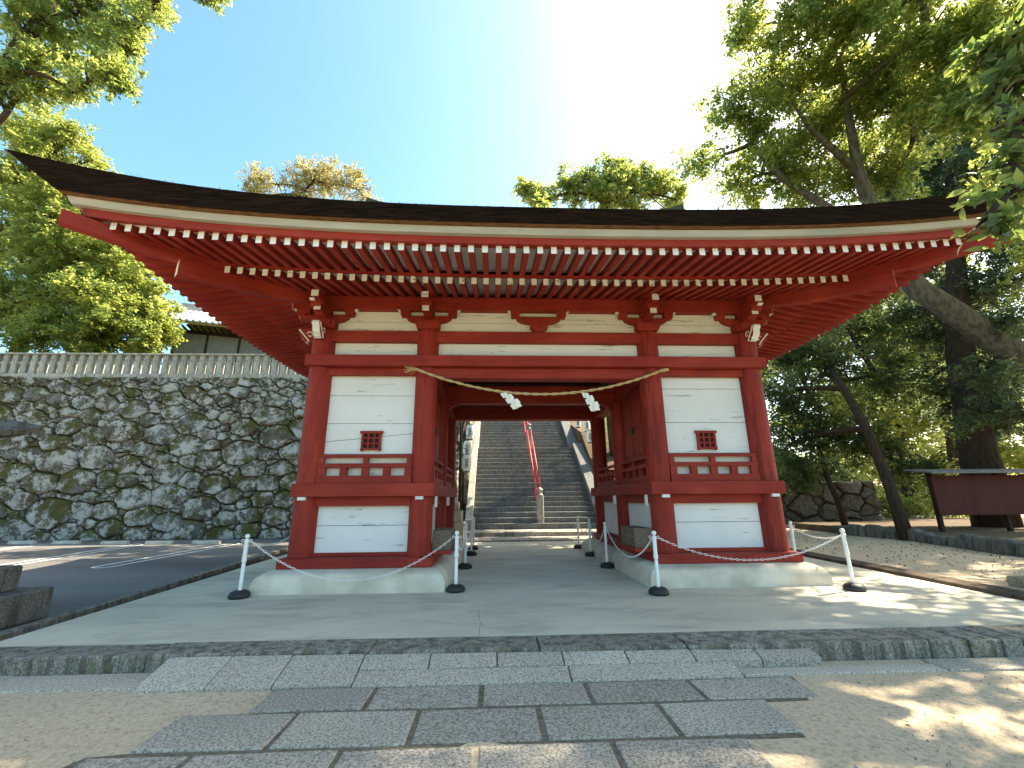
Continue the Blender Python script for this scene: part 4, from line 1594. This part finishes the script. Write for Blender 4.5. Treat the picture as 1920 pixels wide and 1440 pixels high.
# ------------------------------------------------------------------ yard on the right: border wall, bed, notice board, leaves
bed = MB().prism([(12.2, 14.), (11.95, 5.0), (11.3, 2.0), (10.1, -1.5), (8.9, -5), (40, -5), (40, 14.)], 'z', -.2, .30)
struct(bed.build('planting_bed', 'soil', loc=(0, 0, 0)))
bw = empty('border_wall', (11, 2, 0))
pl = [(12.05, 8.5), (11.85, 5.0), (11.2, 2.0), (10.0, -1.5), (8.8, -5)]
for (xa, ya), (xb, yb) in zip(pl, pl[1:]):
    L = math.hypot(xb - xa, yb - ya)
    t = 0
    while t < L - .15:
        l = min(random.uniform(.35, .7), L - t)
        f0, f1 = t / L, (t + l - .02) / L
        dx, dy = (xb - xa) / L, (yb - ya) / L
        nx, ny = dy, -dx
        q = lambda s: random.uniform(-s, s)
        p0 = (xa + (xb - xa) * f0, ya + (yb - ya) * f0)
        p1 = (xa + (xb - xa) * f1, ya + (yb - ya) * f1)
        w = .22 + q(.06)
        zt = .38 + q(.09)
        b = MB().hexa([(p0[0] + nx * w + q(.03), p0[1] + ny * w + q(.03), -.1), (p1[0] + nx * w + q(.03), p1[1] + ny * w + q(.03), -.1), (p1[0] - nx * .12, p1[1] - ny * .12, -.1), (p0[0] - nx * .12, p0[1] - ny * .12, -.1),
                       (p0[0] + nx * (w - .06), p0[1] + ny * (w - .06), zt), (p1[0] + nx * (w - .06), p1[1] + ny * (w - .06), zt + q(.03)), (p1[0] - nx * .12, p1[1] - ny * .12, zt), (p0[0] - nx * .12, p0[1] - ny * .12, zt)])
        b.build('stone', 'lantern_stone', bw, bevel=.07, smooth=True)
        t += l
tag(bw, 'low border of dark rough stones along the yard under the trees', 'border wall')

nb = empty('notice_board', (15.2, 5.6, .3))
MB().box(13.10, 17.6, 5.56, 5.61, .80, 2.02).build('board', 'board_red', nb, bevel=.006)
for xx in (13.16, 15.4, 17.5):
    MB().box(xx - .055, xx + .055, 5.62, 5.74, .2, 2.12).build('post', 'dark_wood', nb, bevel=.008)
MB().hexa([(12.75, 5.15, 2.07), (17.9, 5.15, 2.07), (17.9, 6.1, 2.20), (12.75, 6.1, 2.20), (12.75, 5.15, 2.12), (17.9, 5.15, 2.12), (17.9, 6.1, 2.25), (12.75, 6.1, 2.25)]).build('roof', 'wood_roof', nb)
tag(nb, 'dark red board with a thin roof standing under the trees', 'notice board')

# ------------------------------------------------------------------ building on the upper terrace
BX, BY = -20.4, 17.6
bd = empty('temple_building', (BX, BY, ZT))
bd.rotation_euler = (0, 0, R(17))


def bbox(x0, x1, y0, y1, z0, z1):
    return MB().box(BX + x0, BX + x1, BY + y0, BY + y1, ZT + z0, ZT + z1)


bbox(0, 13, 0, 8, 0, 4.55).build('wall', 'grey_panel', bd)
for xx in (.06, 1.75, 3.5, 5.2, 7.0, 8.8, 10.6, 12.9):
    bbox(xx - .06, xx + .06, -.05, -.002, 0, 4.4).build('wall_post', 'dark_wood', bd)
bbox(-.1, 13.1, -.08, -.003, 4.41, 4.62).build('wall_beam', 'dark_wood', bd)


def bslope(x0, x1, y0, z0, y1, z1, th, nm, mat, par):
    P = lambda x, y, z: (BX + x, BY + y, ZT + z)
    return MB().hexa([P(x0, y0, z0), P(x1, y0, z0), P(x1, y1, z1), P(x0, y1, z1), P(x0, y0, z0 + th), P(x1, y0, z0 + th), P(x1, y1, z1 + th), P(x0, y1, z1 + th)]).build(nm, mat, par)


rf = bslope(-1.1, 14, -1.25, 4.62, 4, 7.2, .10, 'roof', 'eave_board', bd)
bslope(-1.1, 14, 9.25, 4.62, 4, 7.2, .10, 'roof_slope', 'eave_board', rf)
bslope(-1.15, 14, -1.32, 4.725, 4, 7.31, .07, 'tile_bed', 'tile', rf)
bslope(-1.15, 14, 9.32, 4.725, 4, 7.31, .07, 'tile_bed', 'tile', rf)
xx = -1.0
while xx < 13.8:
    b = MB(); b.tube([(BX + xx, BY - 1.36, ZT + 4.80), (BX + xx, BY + 4, ZT + 7.44)], .085, 8); b.build('tile_roll', 'tile', rf, smooth=True)
    bbox(xx - .04, xx + .04, -1.2, -.1, 4.50, 4.615).build('eave_rafter', 'dark_wood', rf)
    xx += .33
bbox(-1.3, 14, 3.7, 4.3, 7.3, 7.85).build('ridge', 'tile', rf)
b = MB(); b.tube([(BX - 1.12, BY - 1.4, ZT + 4.90), (BX - 1.12, BY + 4, ZT + 7.55)], .17, 8); b.build('verge_tile', 'tile', rf, smooth=True)
tag(bd, 'grey-walled building with tiled roof behind the stone fence', 'building')

# ------------------------------------------------------------------ trees


def leaf_mesh(name, P, L, Wd, mat, parent, rng, droop=0.2, shape='leaf'):
    n = len(P)
    d = rng.normal(size=(n, 3)); d[:, 2] = d[:, 2] * .6 - droop
    d /= np.linalg.norm(d, axis=1)[:, None]
    up_ = rng.normal(size=(n, 3)) * .75 + np.array([0, 0, 1.0])
    s = np.cross(d, up_); s /= np.linalg.norm(s, axis=1)[:, None] + 1e-9
    nn = np.cross(s, d)
    l = (L * rng.uniform(.65, 1.25, n))[:, None]
    wv = (Wd * rng.uniform(.7, 1.2, n))[:, None]
    if shape == 'leaf':
        V = np.stack([P, P + d * l * .45 + s * wv * .5 + nn * wv * .14, P + d * l + nn * l * -.06, P + d * l * .45 - s * wv * .5 + nn * wv * .14], 1)
        tri = np.array([[0, 1, 2], [0, 2, 3]])
        k = 4
    else:               # big leaf, eight points, folded and drooping
        V = np.stack([P, P + d * l * .25 + s * wv * .40 + nn * wv * .10, P + d * l * .58 + s * wv * .48 + nn * (wv * .10 - l * .03), P + d * l - nn * l * .16,
                      P + d * l * .58 - s * wv * .48 + nn * (wv * .10 - l * .03), P + d * l * .25 - s * wv * .40 + nn * wv * .10, P + d * l * .30 - nn * l * .0, P + d * l * .62 - nn * l * .05], 1)
        tri = np.array([[0, 1, 6], [1, 2, 7], [1, 7, 6], [2, 3, 7], [0, 6, 5], [6, 7, 5], [5, 7, 4], [7, 3, 4]])
        k = 8
    nt_ = len(tri)
    V = V.reshape(-1, 3) - np.array(ORG[parent.name])
    Fi = (np.arange(n)[:, None, None] * k + tri[None]).reshape(-1)
    me = bpy.data.meshes.new(name)
    me.vertices.add(len(V))
    me.vertices.foreach_set('co', V.astype(np.float32).ravel())
    me.loops.add(len(Fi))
    me.loops.foreach_set('vertex_index', Fi.astype(np.int32))
    me.polygons.add(n * nt_)
    me.polygons.foreach_set('loop_start', np.arange(0, n * nt_ * 3, 3, dtype=np.int32))
    me.update(calc_edges=True)
    me.materials.append(MATS[mat])
    if shape != 'leaf':
        me.polygons.foreach_set('use_smooth', [True] * len(me.polygons))
    o = bpy.data.objects.new(name, me)
    COL.objects.link(o)
    o.parent = parent
    ORG[o.name] = ORG[parent.name]
    return o


def crown_points(lobes, dens, per, spread, rng, flat=.7):
    """leaf positions: each lobe carries boughs, each bough leafy sprays pointing outwards"""
    C, D = [], []
    for x, y, z, r in lobes:
        nb = 13
        ctr = np.array([x, y, z])
        v = rng.normal(size=(nb, 3)); v /= np.linalg.norm(v, axis=1)[:, None]
        bc = ctr + v * (r * rng.uniform(.35, .95, nb))[:, None]
        br = r * rng.uniform(.30, .62, nb)
        ncl = max(6, int(dens * r * r))
        w_ = br ** 2 / (br ** 2).sum()
        pick = rng.choice(nb, ncl, p=w_)
        u = rng.normal(size=(ncl, 3)); u /= np.linalg.norm(u, axis=1)[:, None]
        rad = br[pick] * (.25 + .85 * rng.random(ncl) ** .6)
        c = bc[pick] + u * rad[:, None] * np.array([1, 1, .9])
        d = (c - ctr) / r * .6 + u * .6 + rng.normal(size=(ncl, 3)) * .35 + np.array([0, 0, -.12])
        d /= np.linalg.norm(d, axis=1)[:, None]
        C.append(c); D.append(d)
    C, D = np.concatenate(C), np.concatenate(D)
    k = rng.poisson(per, len(C)) + 2
    idx = np.repeat(np.arange(len(C)), k)
    ln_ = spread * rng.uniform(1.2, 3.0, len(C))
    f = rng.uniform(-.5, .5, len(idx))
    P = C[idx] + D[idx] * (f * ln_[idx])[:, None] + rng.normal(size=(len(idx), 3)) * (spread * .42 * (1.1 - .9 * (f + .5)))[:, None] * np.array([1, 1, flat])
    return C, P


def curve3(p, q, bend, rng, n=6):
    p, q = np.array(p, float), np.array(q, float)
    out = []
    off = rng.normal(size=3) * bend * np.linalg.norm(q - p)
    for i in range(n + 1):
        f = i / n
        out.append(tuple(p + (q - p) * f + off * math.sin(math.pi * f) + np.array([0, 0, bend * .6 * np.linalg.norm(q - p) * math.sin(math.pi * f)])))
    return out


def tree(name, lab, trunk, rads, lobes, mat, leaf, dens=55, per=16, spread=.28, bark='trunk_bark', seed=1, twigs=5, group=None, shape='leaf', limbs=None, extra=None, flat=.7, mat2=None, lobes2=None):
    rng = np.random.default_rng(seed)
    root = empty(name, trunk[0])
    tk = MB(); tk.tube(trunk, rads, 14, jit=.05)
    for pth, rr in (limbs or []):
        tk.tube(pth, rr, 10, jit=.06)
    allL = lobes + (lobes2 or [])
    anchors = [np.array(p) for p in trunk[len(trunk) // 2:]] + [np.array(p) for pth, _ in (limbs or []) for p in pth[1:]]
    lm = tk
    order = sorted(allL, key=lambda l: min(np.linalg.norm(np.array(l[:3]) - a) for a in anchors))
    for l in order:
        c = np.array(l[:3])
        cand = [a for a in anchors if a[2] < c[2] + .8] or anchors
        a = min(cand, key=lambda a: np.linalg.norm(c - a))
        pth = curve3(a, c, .10, rng, 6)
        r0 = min(.05 + .018 * np.linalg.norm(c - a) + .02 * l[3], .2)
        lm.tube(pth, list(np.linspace(r0, r0 * .35, 7)), 6, jit=.1)
        anchors.append(np.array(pth[3])); anchors.append(c)
        for t_ in range(twigs):
            v = rng.normal(size=3); v /= np.linalg.norm(v)
            e = c + v * l[3] * rng.uniform(.6, .95)
            lm.tube(curve3(pth[rng.integers(3, 7)], e, .12, rng, 4), list(np.linspace(r0 * .4, .012, 5)), 4, jit=.1)
    tk.build('trunk', bark, root, smooth=True, recalc=False)
    C, P = crown_points(lobes, dens, per, spread, rng, flat)
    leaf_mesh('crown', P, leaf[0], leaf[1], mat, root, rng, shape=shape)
    n = len(P)
    if lobes2:
        C, P = crown_points(lobes2, dens, per, spread, rng, flat)
        leaf_mesh('crown', P, leaf[0], leaf[1], mat2, root, rng, shape=shape)
        n += len(P)
    tag(root, lab, 'tree', group)
    print('tree', name, n)
    return root


LOB = {
'camphor': [(8.66,4.0,17.87,1.14), (9.44,3.0,17.43,1.27), (11.92,4.0,17.64,1.58), (12.56,3.0,17.47,1.7), (13.12,2.0,15.64,1.55), (7.99,5.0,15.82,0.95), (9.55,5.0,15.12,1.37), (12.5,6.0,16.11,1.73), (14.09,5.0,16.44,1.66), (14.92,4.0,15.12,1.55), (7.45,6.0,14.37,0.83), (9.62,7.0,14.13,1.28), (12.08,7.0,14.34,1.53), (14.26,7.0,14.66,1.43), (15.33,6.0,14.09,1.36), (11.41,1.0,16.54,1.72), (13.77,1.0,15.36,1.54), (10.44,2.0,18.58,1.71), (14.14,2.0,13.94,1.43), (9.32,3.0,20.16,1.43), (14.12,6.0,17.84,1.55), (11.23,5.0,17.39,1.33), (10.7,6.0,14.21,1.11), (14.19,4.0,17.09,1.38), (15.85,8.0,17.04,1.3), (11.14,3.0,18.15,1.2), (17.67,5.0,18.22,1.51), (9.66,5.0,17.06,0.98)],
'cedar': [(22.3,9.0,17.55,1.98), (23.66,8.0,18.54,1.93), (20.45,9.0,15.33,1.36), (21.63,8.0,13.72,1.54), (20.36,7.0,10.43,1.39), (20.0,8.0,9.98,1.21), (19.26,9.0,8.68,1.49), (20.11,8.0,8.03,1.41), (18.16,9.0,6.46,1.32), (18.87,8.0,5.5,1.35), (19.25,7.0,6.3,1.08), (18.65,9.0,4.83,1.06), (19.29,8.0,3.99,1.1), (20.94,10.0,20.48,1.81), (21.3,10.0,18.43,1.77), (20.57,11.0,17.59,1.67), (23.17,9.0,21.6,2.08), (21.99,8.0,15.74,1.58), (21.9,10.0,14.28,1.55), (21.31,11.0,14.64,1.47), (19.8,10.0,11.59,1.22), (16.01,5.5,5.61,0.77), (17.58,5.5,7.2,0.9), (15.72,6.0,4.04,0.7), (16.59,5.6,4.33,0.76), (19.62,9.0,9.97,1.14), (19.5,11.0,9.79,1.1), (21.0,7.0,11.68,1.18), (19.33,11.0,13.65,1.3)],
'dark': [(11.89,10.0,5.74,1.33), (13.91,10.0,6.73,1.61), (16.27,10.0,6.74,1.5), (11.99,10.0,3.63,1.41), (14.04,10.0,3.86,1.43), (14.86,9.0,3.07,1.08), (15.16,8.0,2.36,0.76), (16.43,11.0,9.48,1.63), (13.8,11.0,8.36,1.33), (18.27,11.0,9.22,1.5), (11.7,9.6,2.4,0.92)],
'far1': [(26.93,20.0,14.59,2.85), (29.15,20.0,12.12,3.02), (22.11,18.0,14.4,2.27), (27.79,21.0,7.64,3.18), (23.92,20.0,8.17,2.68), (18.84,18.0,12.8,2.21), (21.5,19.0,11.3,2.27), (24.92,18.0,16.88,2.72), (29.15,19.0,17.53,2.45), (32.08,20.0,15.51,2.5), (17.11,18.0,9.09,1.77), (31.67,22.0,9.49,2.52), (20.74,20.0,7.41,2.26)],
'far2': [(34.43,24.0,5.75,3.91), (30.29,22.0,1.37,2.35), (33.48,22.0,0.26,2.15), (28.05,22.0,1.75,2.34), (38.61,24.0,2.5,2.99), (39.05,24.0,10.94,3.65), (40.2,24.0,7.43,3.12), (37.53,24.0,4.51,2.6), (34.37,24.0,2.52,2.54), (27.96,24.0,3.74,2.52), (22.95,22.0,3.24,2.34), (34.81,24.0,13.67,2.76)],
'near': [(5.02,-4.0,4.69,0.25), (4.72,-4.0,4.26,0.2), (5.52,-3.8,5.4,0.21), (6.19,-3.6,6.83,0.39), (6.51,-3.6,7.71,0.45), (6.26,-3.4,7.56,0.29), (5.78,-3.8,5.98,0.29)],
'maple': [(-15.59,3.0,16.03,0.96), (-14.25,3.0,16.56,0.98), (-12.24,2.5,15.61,0.79), (-14.59,3.0,14.33,0.86), (-12.54,2.5,13.81,0.76), (-11.88,2.5,13.23,0.42), (-15.5,3.0,13.67,0.69), (-11.59,2.5,16.31,0.4), (-9.76,2.5,17.02,0.41), (-13.66,3.0,13.44,0.39), (-16.2,3.0,18.34,1.34), (-13.12,3.0,18.28,1.19)],
'yel1': [(-31.9,17.0,24.89,2.03), (-29.07,17.0,25.2,1.37), (-27.43,17.0,23.32,0.84), (-31.5,17.0,21.53,1.97), (-27.34,16.0,20.41,1.43), (-28.84,16.0,17.71,2.16), (-25.76,16.0,17.78,1.87), (-27.6,16.6,19.2,1.7), (-24.6,16.6,19.6,1.3), (-30.6,17,19.4,2), (-33,17.2,17,2.2), (-29.8,17,22.8,1.6)],
'yel2': [(-27.9,16.0,14.15,2.09), (-24.7,16.0,15.25,1.98), (-21.97,15.5,14.31,1.79), (-20.37,15.5,12.3,1.32), (-19.07,15.0,10.49,0.91), (-25.77,16.0,12.81,1.78), (-28.34,16.0,11.46,1.16), (-23.2,16.4,13.2,1.9), (-26.4,16.3,16.2,1.9), (-22.4,16.2,16.0,1.5), (-21.0,15.8,11.0,1.3), (-24.2,16.4,10.6,1.8), (-30,16.6,13,2), (-20.0,15.4,9.4,1.0)],
'shrub': [(-23.38,14.5,12.11,1.53), (-21.18,14.3,11.1,1.51), (-24.16,14.3,10.46,1.35), (-19.61,14.3,10.2,0.96), (-25.63,14.4,10.04,0.94), (-22.07,14.2,9.99,1.35)],
'gold': [(-19.02,22.0,25.82,1.58), (-15.41,22.0,27.19,1.36), (-16.5,22.0,25.64,1.67), (-14.02,22.0,25.96,1.6), (-11.87,22.0,25.51,1.48), (-19.64,22.0,24.32,1.23)],
'green': [(1.82,24.0,27.5,1.03), (2.97,24.0,26.44,1.49), (5.58,24.0,27.6,1.51), (7.73,24.0,28.21,1.81), (9.96,24.0,29.39,1.55), (11.56,24.0,28.31,1.83), (13.97,24.0,28.38,1.36), (15.24,24.0,26.75,1.2), (9.51,24.0,26.34,2.37)],
}
tree('camphor_tree', 'tall light green broad-leaved tree rising above the right roof corner', [(19.5, 5.5, .2), (19.2, 5.6, 3), (18.4, 5.9, 5.6), (16.6, 6, 7.4), (14.8, 6, 8.9), (14.0, 6, 11), (13.2, 5.5, 13.5), (12.4, 4.5, 16)], [.7, .58, .48, .42, .36, .28, .2, .11],
     LOB['camphor'][:15], 'leaf_green', (.17, .08), 105, 17, .24, 'trunk_grey', 21, 5,
     limbs=[([(14.0, 6, 11), (12.2, 6, 12.2), (10.5, 6, 13.6), (9.2, 5.6, 14.8)], [.2, .16, .12, .07]), ([(13.2, 5.5, 13.5), (11.2, 5, 15), (9.6, 4.3, 16.8)], [.16, .09, .03]), ([(14.8, 6, 8.9), (15.6, 6.3, 11.5), (15.2, 6.5, 13.6)], [.25, .2, .1])],
     mat2='leaf_green', lobes2=LOB['camphor'][15:])
tree('cedar_tree', 'dark blue-green tree with a thick trunk behind the red board', [(17.2, 7.6, .1), (17.4, 7.7, 3), (18.2, 8, 7), (19.6, 8.2, 12), (21, 8.5, 17)], [.66, .56, .44, .3, .13], LOB['cedar'], 'leaf_teal', (.21, .08), 85, 17, .26, 'trunk_bark', 22)
tree('evergreen_tree', 'dense dark evergreen tree with leaning trunk right of the gate', [(11.78, 5.5, .05), (11.9, 5.8, 1.6), (12.1, 6.4, 3.6), (12.6, 7.6, 5.4), (13.5, 9.2, 6.8)], [.20, .17, .15, .13, .09], LOB['dark'][:8] + LOB['dark'][9:10], 'leaf_dark', (.16, .075), 115, 17, .22, 'trunk_bark', 23)
tree('evergreen_tree', 'slim curved tree in front of the low stone wall right of the gate', [(12.9, 9.2, .05), (12.75, 9.2, 1.2), (12.5, 9.2, 2.2), (12.7, 9.6, 3.4), (13.4, 10, 5)], [.13, .11, .1, .08, .05], [LOB['dark'][8], LOB['dark'][10]], 'leaf_dark', (.16, .08), 150, 17, .22, 'trunk_bark', 24)
tree('broadleaf_tree', 'bright yellow-green tree in the sun far behind the dark evergreen', [(27, 20.5, 0), (27, 20.5, 5), (27, 20.3, 12)], [.4, .3, .12], LOB['far1'], 'leaf_yellow', (.26, .14), 50, 16, .4, 'trunk_bark', 25)
tree('broadleaf_tree', 'bright sunlit low tree far behind the red board', [(33, 23, -.2), (33, 23, 3), (34, 23.5, 8)], [.35, .28, .1], LOB['far2'], 'leaf_yellow', (.26, .14), 42, 16, .42, 'trunk_bark', 26)
tree('overhanging_tree', 'large-leaved branch reaching in from the right edge over the roof corner', [(8.6, -4.6, -.15), (8.5, -4.6, 2.5), (8.2, -4.4, 5), (7.6, -4.0, 7.2)], [.20, .17, .13, .07], LOB['near'], 'leaf_big', (.19, .085), 300, 4, .11, 'trunk_bark', 27, 5, shape='big', limbs=[([(8.2, -4.4, 5), (6.6, -4.1, 5.1), (5.4, -4.0, 4.9)], [.07, .045, .02])])
tree('maple_tree', 'dark green maple branches hanging in at the top left corner', [(-17.5, 3.5, -.1), (-17.3, 3.4, 6), (-16.6, 3.2, 11), (-15.8, 3, 15), (-15, 3, 18)], [.4, .34, .27, .2, .1], LOB['maple'], 'leaf_green', (.14, .06), 260, 17, .16, 'trunk_bark', 28, 6)
tree('maple_tree', 'tall yellow-green tree behind the fence at the left edge', [(-28.5, 17, ZT), (-28.6, 17, 13), (-29.5, 17, 19), (-30, 17, 24)], [.4, .33, .25, .1], LOB['yel1'], 'leaf_yellow', (.23, .12), 85, 16, .30, 'trunk_bark', 29)
tree('maple_tree', 'rounded bright yellow-green tree just above the stone fence', [(-24.5, 16.2, ZT), (-24.5, 16.2, 10), (-24.6, 16, 14)], [.3, .25, .12], LOB['yel2'], 'leaf_yellow', (.21, .12), 100, 17, .27, 'trunk_bark', 30)
tree('evergreen_tree', 'dark green bushy tree standing right behind the stone fence', [(-22.4, 14.4, ZT), (-22.4, 14.4, 9), (-22.6, 14.4, 11.5)], [.2, .16, .08], LOB['shrub'], 'leaf_green', (.18, .09), 130, 16, .22, 'trunk_bark', 31)
tree('autumn_tree', 'golden tree top showing above the left half of the roof', [(-15.8, 22.2, ZT), (-15.8, 22.2, 16), (-15.8, 22, 24.5)], [.4, .3, .12], LOB['gold'], 'leaf_gold', (.22, .10), 70, 12, .30, 'trunk_bark', 32)
tree('broadleaf_tree', 'green tree tops showing above the right half of the roof', [(8.8, 24.3, 6), (8.8, 24.3, 16), (8.9, 24, 26)], [.5, .4, .15], LOB['green'], 'leaf_green', (.25, .12), 95, 15, .27, 'trunk_bark', 33)

tree('shade_tree', 'unseen tree added beyond the right edge to shade the forecourt', [(17, -3, .1), (16.8, -2.6, 4), (16.2, -1.5, 8), (16, 0, 11)], [.5, .4, .3, .15],  # stands out of view, added so its crown dapples the forecourt
     [(13, -2, 9, 2), (15.5, -1, 10, 2.2), (18, 1, 10.5, 2.2), (16, 2, 12, 2), (13.5, 1.2, 12.5, 1.7), (18.8, 4, 10, 2), (12.5, -3.5, 8.5, 1.6), (15, -4, 9.5, 2), (20, -1, 11, 2), (16.5, -3.5, 11.5, 2), (10.8, -2.6, 8.8, 1.6), (11.6, -4.3, 9, 1.7), (9.6, -3.6, 8, 1.0), (13.5, -5.5, 10, 1.8)], 'leaf_green', (.24, .13), 34, 15, .30, 'trunk_bark', 41)

tree('unseen_shade_tree', 'unseen tree added behind the gate to shade the car park', [(5.4, 14.2, 3.5), (5.2, 14, 7), (4.4, 13, 9.5), (2.5, 12, 11.5)], [.3, .25, .18, .1],  # hidden by the roof, put in to shade car park and rear slab
     [(4, 11, 10, 2.2), (1, 11.5, 12, 2.2), (3.5, 9.5, 12, 2), (-1.2, 12, 12.5, 2), (6, 12.5, 11, 2.2), (-2.5, 11.5, 13.2, 1.8), (1.5, 9.8, 13, 1.8), (7, 9.3, 8.5, 1.8), (8.5, 10, 9.5, 2), (6.2, 8.5, 9, 1.3)], 'leaf_green', (.24, .13), 42, 15, .30, 'trunk_bark', 45)
tree('shrub', 'low sunlit yellow-green shrubs seen under the red board', [(21, 15, -.1), (21, 15, .6), (21.2, 15, 1.4)], [.08, .06, .03],
     [(17.6, 15, .9, 1.0), (19.4, 15.3, 1.1, 1.2), (21.3, 15, 1.0, 1.2), (23.4, 15.2, 1.2, 1.3), (25.6, 15, 1.1, 1.3), (18.5, 15.6, 2.1, 1.0), (22.2, 15.8, 2.2, 1.1)], 'leaf_yellow', (.17, .09), 80, 15, .26, 'trunk_bark', 43)

tree('hedge_bush', 'dark bushes growing on top of the low stone wall', [(10.5, 13.4, 2.0), (10.5, 13.4, 2.3), (10.6, 13.4, 2.7)], [.08, .06, .03],
     [(6.5, 13.5, 2.6, 1.0), (8.4, 13.5, 2.7, 1.1), (10.5, 13.5, 2.8, 1.1), (12.6, 13.5, 2.8, 1.1), (14.6, 13.6, 2.7, 1.1), (16.3, 13.6, 2.5, .9), (11.5, 14.5, 4.0, 1.2), (14, 14.5, 3.9, 1.2)], 'leaf_dark', (.15, .075), 90, 15, .22, 'trunk_bark', 44)

# moss and loose bark fibres along the top of the eave
rng = np.random.default_rng(15)
n = 1100
sv_ = rng.uniform(-1, 1, n)
P = np.array([sidepoint(0, a * (half(0) + 2.70 + .34 * abs(a) ** 6), 2.70 + .34 * abs(a) ** 6, 5.395 + .46 * fz(a)) for a in sv_]) + rng.normal(size=(n, 3)) * np.array([0, .02, .006])
o = leaf_mesh('eave_moss', P, .022, .014, 'leaf_dark', roof, rng, droop=-.5)
o['kind'] = 'stuff'

# grit and pebbles lying on the sand
rng = np.random.default_rng(77)
n = 3200
Px = rng.uniform(-7, 6.5, n); Py = rng.uniform(-7.2, -3.72, n)
pb_ = MB()
for x_, y_ in zip(Px, Py):
    if -4.6 + (y_ + 7.2) * .55 < x_ < .25 + (y_ + 7.2) * .46:
        if rng.random() > .06:
            continue
        zb_ = -.146
    else:
        zb_ = -.163
    r_ = .004 + .010 * rng.random() ** 3
    a_ = rng.random() * 6.28
    q_ = [(x_ + r_ * math.cos(a_ + k * 1.57) * (.7 + .5 * rng.random()), y_ + r_ * math.sin(a_ + k * 1.57) * (.7 + .5 * rng.random()), zb_) for k in range(4)]
    pb_.add(q_ + [(x_, y_, zb_ + r_ * 1.1)], [(0, 1, 4), (1, 2, 4), (2, 3, 4), (3, 0, 4)])
po_ = pb_.build('pebbles', 'paving', loc=(0, -5, -.16), recalc=False)
po_['kind'] = 'stuff'
po_['label'] = 'loose grit and small pebbles on the sand'

# low bushes and fallen leaves
rng = np.random.default_rng(5)
n = 900
P = np.stack([rng.uniform(7.2, 11.5, n), rng.uniform(-2, 12, n), np.zeros(n)], 1)
P[:, 2] = .065 + .01 * np.maximum(0, P[:, 0] - 9)
root = empty('fallen_leaves', (9, 3, .05))
o = leaf_mesh('leaf_litter', P, .05, .03, 'dead_leaf', root, rng, droop=-.02)
o['kind'] = 'stuff'
root['kind'] = 'stuff'
root['label'] = 'brown fallen leaves scattered over the sandy yard'
n = 120
P = np.stack([rng.uniform(1.9, 6.5, n), rng.uniform(-7, -3.75, n), np.full(n, -.150)], 1)
o = leaf_mesh('leaf_litter', P, .035, .018, 'dead_leaf', root, rng, droop=-.02)
o['kind'] = 'stuff'
